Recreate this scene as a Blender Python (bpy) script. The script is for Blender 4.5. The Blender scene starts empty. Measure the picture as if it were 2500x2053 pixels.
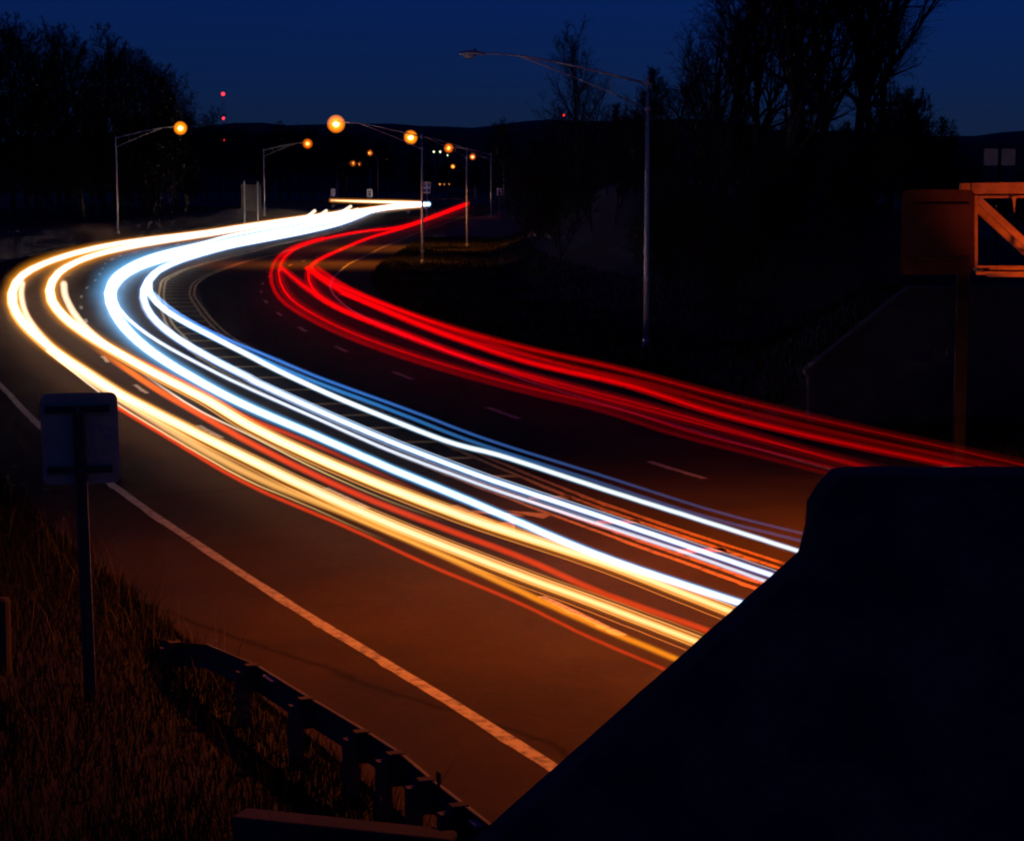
import bpy, bmesh, math, random
import numpy as np
from mathutils import Vector, Matrix

sc = bpy.context.scene
C = sc.collection
rad = math.radians

# ------------------------------------------------------------------ camera
cam_d = bpy.data.cameras.new('camera')
cam_d.sensor_width = 36.0
cam_d.lens = 73.23
cam_d.clip_start = 0.1
cam_d.clip_end = 12000
cam = bpy.data.objects.new('camera', cam_d)
C.objects.link(cam)
CAM_H = 6.4
cam.location = (0, 0, CAM_H)
cam.rotation_euler = (rad(90 - 6.21), 0, 0)
sc.camera = cam

# ------------------------------------------------------------------ sky (dusk, sun below the horizon)
w = bpy.data.worlds.new('World')
sc.world = w
w.use_nodes = True
nt = w.node_tree
bg = nt.nodes['Background']
sky = nt.nodes.new('ShaderNodeTexSky')
sky.sky_type = 'NISHITA'
sky.sun_disc = False
sky.sun_elevation = rad(4.0)
sky.sun_rotation = rad(200)
sky.air_density = 1.0
sky.dust_density = 0.0
sky.ozone_density = 6.0
tint = nt.nodes.new('ShaderNodeMix')
tint.data_type = 'RGBA'
tint.blend_type = 'MULTIPLY'
tint.inputs[0].default_value = 1.0
tint.inputs[7].default_value = (0.13, 0.19, 0.68, 1.0)
nt.links.new(sky.outputs[0], tint.inputs[6])
nt.links.new(tint.outputs[2], bg.inputs[0])
bg.inputs[1].default_value = 0.05

sc.view_settings.view_transform = 'Standard'
sc.view_settings.look = 'None'
sc.view_settings.exposure = 0.0
sc.view_settings.gamma = 1.0
sc.view_settings.use_curve_mapping = False
sc.cycles.use_denoising = True
sc.cycles.use_adaptive_sampling = True
sc.cycles.adaptive_threshold = 0.014
sc.cycles.adaptive_min_samples = 24
sc.cycles.filter_width = 2.1      # the photograph is soft
sc.cycles.max_bounces = 4
sc.cycles.diffuse_bounces = 2
sc.cycles.glossy_bounces = 2
sc.cycles.volume_bounces = 0
sc.cycles.transparent_max_bounces = 128
sc.cycles.use_light_tree = True
sc.cycles.sample_clamp_indirect = 2.0
random.seed(7)
rng = np.random.default_rng(7)

# ------------------------------------------------------------------ helpers
def tag(o, label=None, cat=None, group=None, kind=None):
    if label: o['label'] = label
    if cat: o['category'] = cat
    if group: o['group'] = group
    if kind: o['kind'] = kind
    return o

def link(name, data, parent=None, loc=None):
    o = bpy.data.objects.new(name, data)
    C.objects.link(o)
    if parent is not None: o.parent = parent
    if loc is not None: o.location = loc
    return o

def empty(name, loc=(0, 0, 0), rz=0.0):
    o = link(name, None, None, loc)
    o.rotation_euler = (0, 0, rz)
    o.empty_display_size = 0.3
    return o

class MB:
    """collects simple solids into one mesh"""
    def __init__(self):
        self.v, self.f = [], []
    def add(self, vs, fs):
        n = len(self.v)
        self.v += [tuple(p) for p in vs]
        self.f += [tuple(i + n for i in q) for q in fs]
        return self
    def box(self, c, s, rz=0.0, ry=0.0):
        m = Matrix.Rotation(rz, 3, 'Z') @ Matrix.Rotation(ry, 3, 'Y')
        vs = []
        for x in (-1, 1):
            for y in (-1, 1):
                for z in (-1, 1):
                    vs.append(Vector(c) + m @ Vector((x * s[0] / 2, y * s[1] / 2, z * s[2] / 2)))
        return self.add(vs, [(0, 1, 3, 2), (4, 6, 7, 5), (0, 4, 5, 1), (2, 3, 7, 6), (0, 2, 6, 4), (1, 5, 7, 3)])
    def tube(self, pts, r, n=8, cap=True, sx=1.0):
        pts = [Vector(p) for p in pts]
        rs = r if hasattr(r, '__len__') else [r] * len(pts)
        base = len(self.v)
        for i, p in enumerate(pts):
            t = (pts[min(i + 1, len(pts) - 1)] - pts[max(i - 1, 0)]).normalized()
            a = Vector((0, 0, 1)) if abs(t.z) < 0.9 else Vector((1, 0, 0))
            u = t.cross(a).normalized()
            v = u.cross(t).normalized()
            for k in range(n):
                an = 2 * math.pi * k / n
                self.v.append(tuple(p + rs[i] * (math.cos(an) * u * sx + math.sin(an) * v)))
        for i in range(len(pts) - 1):
            for k in range(n):
                k2 = (k + 1) % n
                self.f.append((base + i * n + k, base + i * n + k2, base + (i + 1) * n + k2, base + (i + 1) * n + k))
        if cap:
            self.f.append(tuple(base + k for k in range(n))[::-1])
            e = base + (len(pts) - 1) * n
            self.f.append(tuple(e + k for k in range(n)))
        return self
    def prism(self, outline, axis_vec):
        """outline: list of 3d points (planar), extruded by axis_vec"""
        n = len(outline)
        a = Vector(axis_vec)
        vs = [Vector(p) for p in outline] + [Vector(p) + a for p in outline]
        fs = [tuple(range(n))[::-1], tuple(range(n, 2 * n))]
        for i in range(n):
            j = (i + 1) % n
            fs.append((i, j, n + j, n + i))
        return self.add(vs, fs)
    def ball(self, c, r, seg=10, ring=7, lo=-1.0, hi=1.0):
        """ellipsoid, optionally cut to a band of its height (lo..hi in -1..1)"""
        rx, ry, rz = r if hasattr(r, '__len__') else (r, r, r)
        base = len(self.v)
        a0, a1 = math.asin(lo), math.asin(hi)
        for i in range(ring + 1):
            a = a0 + (a1 - a0) * i / ring
            for k in range(seg):
                b = 2 * math.pi * k / seg
                self.v.append((c[0] + rx * math.cos(a) * math.cos(b), c[1] + ry * math.cos(a) * math.sin(b), c[2] + rz * math.sin(a)))
        for i in range(ring):
            for k in range(seg):
                k2 = (k + 1) % seg
                self.f.append((base + i * seg + k, base + i * seg + k2, base + (i + 1) * seg + k2, base + (i + 1) * seg + k))
        return self
    def mesh(self, name, mat, smooth=False):
        me = bpy.data.meshes.new(name)
        me.from_pydata(self.v, [], self.f)
        me.update()
        bm = bmesh.new(); bm.from_mesh(me)
        bmesh.ops.recalc_face_normals(bm, faces=bm.faces)
        bm.to_mesh(me); bm.free()
        if smooth:
            me.polygons.foreach_set('use_smooth', [True] * len(me.polygons))
        me.materials.append(mat)
        return me
    def build(self, name, mat, parent=None, smooth=False, bevel=0.0):
        o = link(name, self.mesh(name, mat, smooth), parent)
        if bevel:
            m = o.modifiers.new('bevel', 'BEVEL'); m.width = bevel; m.segments = 2; m.limit_method = 'ANGLE'
        return o

def np_mesh(name, verts, faces, mat, smooth=False):
    """verts (n,3), faces (m,k) numpy arrays"""
    me = bpy.data.meshes.new(name)
    k = faces.shape[1]
    me.vertices.add(len(verts)); me.vertices.foreach_set('co', np.asarray(verts, np.float32).ravel())
    me.loops.add(faces.size); me.loops.foreach_set('vertex_index', faces.astype(np.int32).ravel())
    me.polygons.add(len(faces)); me.polygons.foreach_set('loop_start', np.arange(len(faces), dtype=np.int32) * k)
    if smooth: me.polygons.foreach_set('use_smooth', np.ones(len(faces), dtype=bool))
    me.update(); me.validate()
    me.materials.append(mat)
    return me

# ------------------------------------------------------------------ materials
def new_mat(name):
    m = bpy.data.materials.new(name)
    m.use_nodes = True
    return m, m.node_tree, m.node_tree.nodes['Principled BSDF']

def noise(nt, scale, detail=6.0, rough=0.6, coord='Object', vec_scale=None):
    tc = nt.nodes.new('ShaderNodeTexCoord')
    n = nt.nodes.new('ShaderNodeTexNoise')
    n.inputs['Scale'].default_value = scale
    n.inputs['Detail'].default_value = detail
    n.inputs['Roughness'].default_value = rough
    if vec_scale:
        mp = nt.nodes.new('ShaderNodeMapping')
        mp.inputs['Scale'].default_value = vec_scale
        nt.links.new(tc.outputs[coord], mp.inputs[0]); nt.links.new(mp.outputs[0], n.inputs[0])
    else:
        nt.links.new(tc.outputs[coord], n.inputs[0])
    return n

def ramp(nt, src, stops):
    r = nt.nodes.new('ShaderNodeValToRGB')
    while len(r.color_ramp.elements) < len(stops): r.color_ramp.elements.new(0.5)
    for e, (p, c) in zip(r.color_ramp.elements, stops):
        e.position = p; e.color = (*c, 1.0)
    nt.links.new(src, r.inputs[0])
    return r

def surface(name, c0, c1, scale, rough=0.8, metal=0.0, bump=0.0, bscale=None, spec=0.5, lo=0.35, hi=0.65, vec_scale=None):
    m, nt, p = new_mat(name)
    n = noise(nt, scale, vec_scale=vec_scale)
    r = ramp(nt, n.outputs['Fac'], [(lo, c0), (hi, c1)])
    nt.links.new(r.outputs[0], p.inputs['Base Color'])
    p.inputs['Roughness'].default_value = rough
    p.inputs['Metallic'].default_value = metal
    p.inputs['Specular IOR Level'].default_value = spec
    if bump:
        n2 = noise(nt, bscale or scale * 6)
        b = nt.nodes.new('ShaderNodeBump')
        b.inputs['Strength'].default_value = bump
        b.inputs['Distance'].default_value = 0.02
        nt.links.new(n2.outputs['Fac'], b.inputs['Height'])
        nt.links.new(b.outputs[0], p.inputs['Normal'])
    return m

def asphalt_mat(name, c0, c1):
    m, nt, p = new_mat(name)
    big = noise(nt, 0.22, 5, 0.6)
    fine = noise(nt, 5.0, 8, 0.8)
    mix = nt.nodes.new('ShaderNodeMath'); mix.operation = 'MULTIPLY_ADD'
    mix.inputs[1].default_value = 0.55
    nt.links.new(fine.outputs['Fac'], mix.inputs[0]); nt.links.new(big.outputs['Fac'], mix.inputs[2])
    r = ramp(nt, mix.outputs[0], [(0.55, c0), (1.0, c1)])
    # tar-sealed cracks, a few per hundred square metres
    tc = nt.nodes.new('ShaderNodeTexCoord')
    warp = noise(nt, 0.35, 4, 0.6)
    add = nt.nodes.new('ShaderNodeMixRGB'); add.blend_type = 'ADD'; add.inputs[0].default_value = 1.0
    nt.links.new(tc.outputs['Object'], add.inputs[1]); nt.links.new(warp.outputs['Color'], add.inputs[2])
    vo = nt.nodes.new('ShaderNodeTexVoronoi'); vo.feature = 'DISTANCE_TO_EDGE'; vo.inputs['Scale'].default_value = 0.036
    nt.links.new(add.outputs[0], vo.inputs['Vector'])
    cr = ramp(nt, vo.outputs['Distance'], [(0.0, (0.5, 0.5, 0.5)), (0.003, (1, 1, 1))])
    mul = nt.nodes.new('ShaderNodeMixRGB'); mul.blend_type = 'MULTIPLY'; mul.inputs[0].default_value = 1.0
    nt.links.new(r.outputs[0], mul.inputs[1]); nt.links.new(cr.outputs[0], mul.inputs[2])
    nt.links.new(mul.outputs[0], p.inputs['Base Color'])
    rr = ramp(nt, big.outputs['Fac'], [(0.35, (0.72,) * 3), (0.7, (0.92,) * 3)])
    nt.links.new(rr.outputs[0], p.inputs['Roughness'])
    p.inputs['Specular IOR Level'].default_value = 0.012
    grain = noise(nt, 60.0, 3, 0.7)
    b = nt.nodes.new('ShaderNodeBump'); b.inputs['Strength'].default_value = 0.5; b.inputs['Distance'].default_value = 0.01
    nt.links.new(grain.outputs['Fac'], b.inputs['Height']); nt.links.new(b.outputs[0], p.inputs['Normal'])
    return m

def paint_mat(name, c, worn, lo, hi):
    m, nt, p = new_mat(name)
    n = noise(nt, 5.0, 8, 0.75)
    r = ramp(nt, n.outputs['Fac'], [(lo, worn), (hi, c)])
    nt.links.new(r.outputs[0], p.inputs['Base Color'])
    p.inputs['Roughness'].default_value = 0.65
    return m

def glow_mat(name, col, strength):
    m = bpy.data.materials.new(name); m.use_nodes = True
    nt = m.node_tree; nt.nodes.clear()
    o = nt.nodes.new('ShaderNodeOutputMaterial'); e = nt.nodes.new('ShaderNodeEmission')
    e.inputs[0].default_value = (*col, 1); e.inputs[1].default_value = strength
    nt.links.new(e.outputs[0], o.inputs[0])
    return m

def halo_mat(name, col, strength):
    # lamp glow put into see-through emissive shells around the bulb
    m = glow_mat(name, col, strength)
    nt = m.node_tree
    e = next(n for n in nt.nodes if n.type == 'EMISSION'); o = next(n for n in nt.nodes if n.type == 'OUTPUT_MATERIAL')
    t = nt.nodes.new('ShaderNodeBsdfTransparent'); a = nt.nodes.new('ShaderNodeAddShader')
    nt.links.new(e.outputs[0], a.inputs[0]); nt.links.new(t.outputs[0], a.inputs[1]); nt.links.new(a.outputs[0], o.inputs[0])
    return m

M = {
    'halo_shell': halo_mat('lit_lamp_halo', (1.0, 0.22, 0.004), 0.36),
    'halo_shell_far': halo_mat('far_lamp_halo', (1.0, 0.16, 0.003), 0.20),
    'asphalt': asphalt_mat('asphalt', (0.032, 0.0225, 0.019), (0.066, 0.046, 0.039)),
    'white': paint_mat('white_paint', (0.46, 0.41, 0.29), (0.10, 0.085, 0.07), 0.38, 0.52),
    'yellow': paint_mat('yellow_paint', (0.52, 0.26, 0.03), (0.10, 0.08, 0.05), 0.38, 0.52),
    'earth': surface('earth', (0.016, 0.014, 0.008), (0.038, 0.032, 0.018), 0.6, 0.95, bump=0.6),
    'grass': surface('grass', (0.012, 0.015, 0.005), (0.034, 0.029, 0.011), 1.5, 0.9, spec=0.05),
    'drygrass': surface('dry_grass', (0.06, 0.05, 0.02), (0.13, 0.10, 0.05), 2.0, 0.85),
    'bark': surface('bark', (0.045, 0.036, 0.030), (0.090, 0.075, 0.062), 4.0, 0.95, bump=0.5, spec=0.0),
    'twig': surface('twig', (0.030, 0.023, 0.020), (0.055, 0.045, 0.038), 3.0, 1.0, spec=0.0),
    'needles': surface('needles', (0.018, 0.035, 0.016), (0.040, 0.060, 0.028), 3.0, 0.8),
    'concrete': surface('concrete', (0.20, 0.19, 0.18), (0.33, 0.32, 0.30), 1.3, 0.9, bump=0.4, bscale=18),
    'concrete_old': surface('weathered_concrete', (0.03, 0.026, 0.022), (0.07, 0.06, 0.052), 0.7, 0.92, bump=0.5, bscale=10),
    'galv': surface('galvanised_steel', (0.36, 0.37, 0.38), (0.50, 0.51, 0.52), 3.0, 0.5, metal=0.35),
    'guard': surface('weathered_guardrail_steel', (0.08, 0.068, 0.05), (0.14, 0.12, 0.09), 2.5, 0.65, metal=0.3),
    'signgrey': surface('weathered_sign_back', (0.07, 0.065, 0.06), (0.11, 0.10, 0.095), 1.0, 0.8, spec=0.1),
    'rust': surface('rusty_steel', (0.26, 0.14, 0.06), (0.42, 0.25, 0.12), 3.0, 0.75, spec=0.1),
    'sooty': surface('sooty_concrete', (0.06, 0.058, 0.056), (0.11, 0.105, 0.10), 1.6, 0.95, bump=0.4, bscale=25, spec=0.15),
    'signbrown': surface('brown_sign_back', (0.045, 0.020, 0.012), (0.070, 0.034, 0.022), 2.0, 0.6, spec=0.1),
    'darksteel': surface('dark_painted_steel', (0.008, 0.008, 0.008), (0.016, 0.015, 0.014), 2.0, 0.7, spec=0.1),
    'alu': surface('sign_back_aluminium', (0.42, 0.41, 0.27), (0.54, 0.53, 0.36), 1.6, 0.7, metal=0.0, spec=0.1),
    'steel': surface('painted_steel', (0.30, 0.29, 0.27), (0.42, 0.41, 0.38), 3.0, 0.6),
    'wood': surface('treated_timber', (0.05, 0.036, 0.024), (0.09, 0.066, 0.044), 6.0, 0.9, vec_scale=(1, 1, 0.15)),
    'dark': surface('dark_plastic', (0.02, 0.02, 0.02), (0.04, 0.04, 0.04), 5.0, 0.5),
    'hill': surface('wooded_hill', (0.020, 0.022, 0.020), (0.045, 0.045, 0.040), 0.02, 1.0),
    'signwhite': surface('sign_white', (0.70, 0.70, 0.70), (0.78, 0.78, 0.78), 3.0, 0.5),
    'signblue': surface('sign_blue', (0.02, 0.05, 0.28), (0.03, 0.07, 0.33), 3.0, 0.5),
    'signred': surface('sign_red', (0.45, 0.03, 0.03), (0.52, 0.05, 0.04), 3.0, 0.5),
    'black': surface('sign_black', (0.015, 0.015, 0.015), (0.02, 0.02, 0.02), 3.0, 0.5),
    'brick': surface('far_wall', (0.16, 0.13, 0.11), (0.24, 0.2, 0.17), 1.0, 0.9),
    'sodium': glow_mat('lit_sodium_bulb', (1.0, 0.62, 0.16), 9.0),
    'sodium_far': glow_mat('far_sodium_bulb', (1.0, 0.50, 0.10), 4.0),
    'lens_off': surface('unlit_lens', (0.30, 0.31, 0.32), (0.36, 0.37, 0.38), 4.0, 0.2),
    'red_beacon': glow_mat('red_beacon', (1.0, 0.02, 0.03), 5.0),
    'pale': glow_mat('pale_lamp', (0.85, 1.0, 0.55), 2.2),
    'cold': glow_mat('cold_lamp', (0.75, 1.0, 0.85), 1.0),
    'orange_dot': glow_mat('small_orange_lamp', (1.0, 0.33, 0.05), 1.8),
}

# ------------------------------------------------------------------ the lie of the land
GY = [0, 230, 300, 390, 500, 600, 700, 1000, 4000]
GZ = [0, 0, .75, 2.1, 3.2, 4.2, 4.7, 5.2, 10]
def grade(y):
    return np.interp(y, GY, GZ)

_Y = np.arange(2.0, 560.0, 0.5)
def curve(pts, sig=5.0):
    p = np.array(sorted(pts, key=lambda q: q[1]), float)
    x = np.interp(_Y, p[:, 1], p[:, 0])
    s0 = (p[1, 0] - p[0, 0]) / (p[1, 1] - p[0, 1]); x = np.where(_Y < p[0, 1], p[0, 0] + s0 * (_Y - p[0, 1]), x)
    s1 = (p[-1, 0] - p[-2, 0]) / (p[-1, 1] - p[-2, 1]); x = np.where(_Y > p[-1, 1], p[-1, 0] + s1 * (_Y - p[-1, 1]), x)
    k = int(sig * 6); t = np.exp(-.5 * (np.arange(-k, k + 1) / (sig * 2)) ** 2); t /= t.sum()
    pad = np.r_[2 * x[0] - x[k:0:-1], x, 2 * x[-1] - x[-2:-k - 2:-1]]
    xs = np.convolve(pad, t, 'valid')
    return lambda y: np.interp(y, _Y, xs)

EDGE_L = curve([(0.5, 22.8), (-0.3, 24.9), (-1.3, 27), (-2.2, 29.1), (-3.4, 31.9), (-4.5, 34.6), (-5.9, 38.1), (-7.4, 41.8), (-8.8, 45.5), (-13.1, 57.3),
                (-17.2, 69.8), (-22.6, 85.5), (-31.5, 115.8), (-37.5, 142.7), (-41.5, 167), (-44.3, 187.5), (-46.8, 207), (-47.2, 227), (-47.2, 251), (-46, 272),
                (-45, 300), (-41, 345), (-36, 400), (-28, 460), (-24, 500)], 3.0)
LANE_L = curve([(5.6, 20.5), (1.5, 29.9), (0.3, 32.6), (-2.7, 42.1), (-4.0, 45), (-7.5, 53.7), (-8.6, 57), (-11.6, 66.4), (-12.7, 69.6), (-15.4, 78.9), (-16.2, 81.9),
                (-25.7, 123.6), (-28.7, 139.9), (-31.3, 157.5), (-38, 195), (-41.7, 225), (-40, 270), (-37, 320), (-30, 400), (-22, 490)])
YEL_L = curve([(9.0, 22), (4.1, 33.5), (-0.44, 44.8), (-3.7, 53.7), (-8.7, 69.6), (-12.3, 81.9), (-17, 103), (-21.9, 130), (-25.9, 155), (-27.8, 176.7), (-28.9, 211.9),
               (-28.5, 250), (-26, 300), (-22, 370), (-17, 460)], 3.5)
YEL_R = curve([(10.0, 22), (4.7, 35.7), (2.2, 41.1), (-0.48, 49.5), (-6.6, 70), (-12.9, 93.7), (-16.0, 108.9), (-20.3, 131.9), (-22.6, 148), (-24.1, 164.1), (-25.2, 194),
               (-25.2, 230), (-22.6, 290), (-18.5, 370), (-14.5, 460)], 3.5)
LANE_R = curve([(12.5, 24), (4.3, 46.7), (3.3, 49.5), (0.6, 57.8), (-0.2, 60.5), (-3.0, 70.2), (-3.9, 73.2), (-6.3, 83.2), (-7.2, 86.3), (-9.3, 95.7), (-10, 98.8),
                (-12.1, 109.4), (-12.7, 112.5), (-15, 125.9), (-16.9, 139.9), (-18.6, 156.6), (-20, 185), (-19.8, 230), (-17.6, 290), (-13, 390)])
EDGE_R = curve([(15.5, 24), (7.5, 47.9), (5.9, 53.1), (0.7, 70.2), (-5.9, 98.8), (-9.0, 115.3), (-11.3, 131.9), (-12.8, 145.9), (-13.9, 163.1), (-15.0, 191.3),
                (-15.3, 238.1), (-13.7, 299.5), (-8.8, 393.9), (-5, 470)])
def shoulder_l(y): return EDGE_L(y) - 2.3
def shoulder_r(y): return EDGE_R(y) + 2.9

def sstep(a, b, x):
    t = np.clip((np.asarray(x, float) - a) / (b - a), 0, 1)
    return t * t * (3 - 2 * t)

def wob(x, y, s):
    return (np.sin(x * 0.9 / s + 1.3) * np.cos(y * 0.7 / s + 0.4) + 0.5 * np.sin(x * 2.1 / s + y * 1.3 / s) + 0.3 * np.cos(y * 3.1 / s - x * 1.7 / s))

def land(x, y):
    """ground height beside the road"""
    x = np.asarray(x, float); y = np.asarray(y, float)
    xl, xr = shoulder_l(np.minimum(y, 559)), shoulder_r(np.minimum(y, 559))
    dl, dr = xl - x, x - xr
    z = grade(y) - 0.06
    left = sstep(0.6, 7, dl) * 1.9 * sstep(90, 190, y) + sstep(20, 120, dl) * 7 * sstep(120, 240, y) + sstep(0.2, 1.2, dl) * 0.09
    left = left * (1 - sstep(380, 440, y))
    left = left + sstep(0.4, 3, dl) * 0.07 * wob(x, y, 1.7)
    right = sstep(9, 28, dr) * (8 - 4.5 * sstep(17, 24, x)) * sstep(64, 96, y) * (1 - sstep(260, 420, y)) + sstep(0.2, 1.2, dr) * 0.09
    right = np.maximum(right, np.clip(1.2 + (x - 8.2) * 0.78, 0, 3.5) * (y > 57.7) * (dr > 0) * (1 - sstep(62, 90, y)))
    right = right + sstep(0.4, 3, dr) * 0.08 * wob(x, y, 2.1)
    return z + np.where(dl > 0, left, 0) + np.where(dr > 0, right, 0)

rows = np.r_[np.arange(2, 57, 1.0), 57.6, 57.75, np.arange(58.5, 130, 1.5), np.arange(132, 300, 4.0), np.arange(306, 560, 8.0), 575 * 1.09 ** np.arange(0, 27)]
offs = np.array([0, .25, .6, 1.0, 1.6, 2.4, 3.4, 4.6, 6, 8, 10, 12.5, 15, 18, 22, 27, 34, 44, 60, 85, 130, 220, 420, 900, 2200, 5000])
cols = []
for y in rows:
    xl, xr = shoulder_l(min(y, 559)), shoulder_r(min(y, 559))
    cols.append(np.r_[xl - offs[::-1], xl + (xr - xl) * .5, xr + offs])
X = np.array(cols); Yg = np.repeat(rows[:, None], X.shape[1], 1)
Z = land(X, Yg)
nr, nc = X.shape
idx = np.arange(nr * nc).reshape(nr, nc)
quads = np.stack([idx[:-1, :-1], idx[:-1, 1:], idx[1:, 1:], idx[1:, :-1]], -1).reshape(-1, 4)
ground = link('ground', np_mesh('ground', np.stack([X, Yg, Z], -1).reshape(-1, 3), quads, M['earth'], True))
tag(ground, 'dark earth and turf ground on both sides of the road', 'ground', kind='structure')

def ribbon(fl, fr, ys, dz, mat, name, ncol=1, parent=None):
    v = []
    for y in ys:
        a, b = float(fl(y)), float(fr(y))
        for k in range(ncol + 1):
            v.append((a + (b - a) * k / ncol, y, float(grade(y)) + dz))
    n = ncol + 1
    f = np.array([(i * n + k, i * n + k + 1, (i + 1) * n + k + 1, (i + 1) * n + k) for i in range(len(ys) - 1) for k in range(ncol)])
    return link(name, np_mesh(name, np.array(v), f, mat, False), parent)

road = ribbon(shoulder_l, shoulder_r, np.r_[np.arange(3, 130, 1.5), np.arange(130, 540, 4.0)], 0.0, M['asphalt'], 'road', 8)
tag(road, 'wide curving asphalt highway with painted lane lines', 'road', kind='structure')

def stripe(fn, y0, y1, wid, off, mat, name, dz=0.005, step=0.5, rag=0.0, parent=road):
    """a painted line following a lane curve"""
    n = max(2, int((y1 - y0) / step) + 1)
    ys = np.linspace(y0, y1, n)
    xs = fn(ys)
    dx = (fn(ys + 0.3) - fn(ys - 0.3)) / 0.6
    nx, ny = 1 / np.sqrt(1 + dx * dx), -dx / np.sqrt(1 + dx * dx)
    jl = rag * 2.2 * np.convolve(rng.standard_normal(n + 4), np.ones(5) / 5, 'valid') - rag * 2.5 * (rng.random(n) > .9); jr = rag * np.convolve(rng.standard_normal(n + 4), np.ones(5) / 5, 'valid')
    a, b = off - wid / 2 + jl, off + wid / 2 + jr
    v = []
    for i in range(n):
        v.append((xs[i] + nx[i] * a[i], ys[i] + ny[i] * a[i], float(grade(ys[i])) + dz))
        v.append((xs[i] + nx[i] * b[i], ys[i] + ny[i] * b[i], float(grade(ys[i])) + dz))
    f = np.array([(2 * i, 2 * i + 1, 2 * i + 3, 2 * i + 2) for i in range(n - 1)])
    return link(name, np_mesh(name, np.array(v), f, mat), parent)

stripe(EDGE_L, 12, 120, 0.20, 0, M['white'], 'edge_line', rag=0.012, step=0.3)['label'] = 'worn white line along the near shoulder'
stripe(EDGE_R, 24, 420, 0.16, 0, M['white'], 'edge_line', rag=0.01, step=0.6)['label'] = 'white line along the far shoulder'
for fn, y0, y1, tx in ((YEL_L, 14, 330, 'double yellow line on the oncoming side of the hatched median'), (YEL_R, 14, 330, 'double yellow line on the outgoing side of the hatched median')):
    for s in (-1, 1):
        stripe(fn, y0, y1, 0.14, s * 0.15, M['yellow'], 'yellow_line', rag=0.014, step=0.3)['label'] = tx
y = 17.5
while y < 300:
    stripe(LANE_L, y, y + 2.9 + y * 0.002, 0.15, 0, M['white'], 'lane_dash', rag=0.016, step=0.2)
    y += 12.35
y = 34.0
while y < 320:
    stripe(LANE_R, y, y + 2.9 + y * 0.003, 0.17, 0, M['white'], 'lane_dash', rag=0.01, step=0.25)
    y += 12.65
# hatch bars across the painted median
y = 27.0
while y < 215:
    wd = 0.42
    bm_ = MB()
    a0, b0 = float(YEL_L(y)) + 0.24, float(YEL_R(y)) - 0.24
    z = float(grade(y)) + 0.005
    sk = (b0 - a0) * 0.10
    bm_.add([(a0, y - sk, z), (b0, y + sk, z), (b0, y + wd + sk, z), (a0, y + wd - sk, z)], [(0, 1, 2, 3)])
    bm_.build('hatch_bar', M['yellow'], road)
    y += 3.3 if y < 60 else 4.6
# a worn turn arrow in the inner oncoming lane
def on_lane(s, t, y0=39.0):
    """s metres along the lane, t metres across it, from the arrow's foot"""
    yy = y0 + s
    x = float(LANE_L(yy)) + 1.9
    d = float(LANE_L(yy + .3) - LANE_L(yy - .3)) / .6
    return (x + t / math.sqrt(1 + d * d), yy - t * d / math.sqrt(1 + d * d), 0.005)
ar = MB()
for poly in ([(3.6, -.09), (3.6, .09), (1.2, .09), (1.2, -.09)], [(1.3, -.42), (1.3, .42), (0.1, 0.0)], [(2.5, .09), (2.9, .09), (2.2, .85), (1.8, .85)], [(1.45, 1.1), (2.7, 0.72), (1.9, 1.5)]):
    ar.add([on_lane(*q) for q in poly], [tuple(range(len(poly)))])
ar.build('turn_arrow', M['yellow'], road)['label'] = 'worn turn arrow painted in the oncoming lane'

# side road joining from the left at the far bend
sr = MB()
pth = [(-19, 500, 0), (-26, 527, 0), (-36, 545, 0), (-49, 571, 0), (-75, 600, 0), (-130, 640, 0)]
for p0, p1 in zip(pth, pth[1:]):
    sr.add([(p0[0] - 5, p0[1] - 6, float(grade(p0[1])) + .03), (p0[0] + 5, p0[1] + 6, float(grade(p0[1])) + .03),
            (p1[0] + 5, p1[1] + 6, float(grade(p1[1])) + .03), (p1[0] - 5, p1[1] - 6, float(grade(p1[1])) + .03)], [(0, 1, 2, 3)])
tag(sr.build('side_road', M['asphalt']), 'side road joining the highway at the far bend', 'road', kind='structure')

# far hills
hx = np.linspace(-2600, 2600, 160)
hz = 82 + 10 * np.sin(hx / 260 + 1) + 6 * np.sin(hx / 97) + 2.5 * np.sin(hx / 31) + 14 * np.exp(-((hx + 250) / 180) ** 2) + rng.standard_normal(160) * 0.9
hv = np.concatenate([np.stack([hx, np.full(160, 2300.), np.full(160, 4.)], -1), np.stack([hx, np.full(160, 2450.), hz * .8], -1),
                     np.stack([hx, np.full(160, 2600.), hz], -1), np.stack([hx, np.full(160, 3000.), np.full(160, 4.)], -1)])
hf = np.array([(r * 160 + i, r * 160 + i + 1, (r + 1) * 160 + i + 1, (r + 1) * 160 + i) for r in range(3) for i in range(159)])
tag(link('hills', np_mesh('hills', hv, hf, M['hill'], True)), 'low dark wooded hills on the horizon', 'hills', kind='structure')

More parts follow.
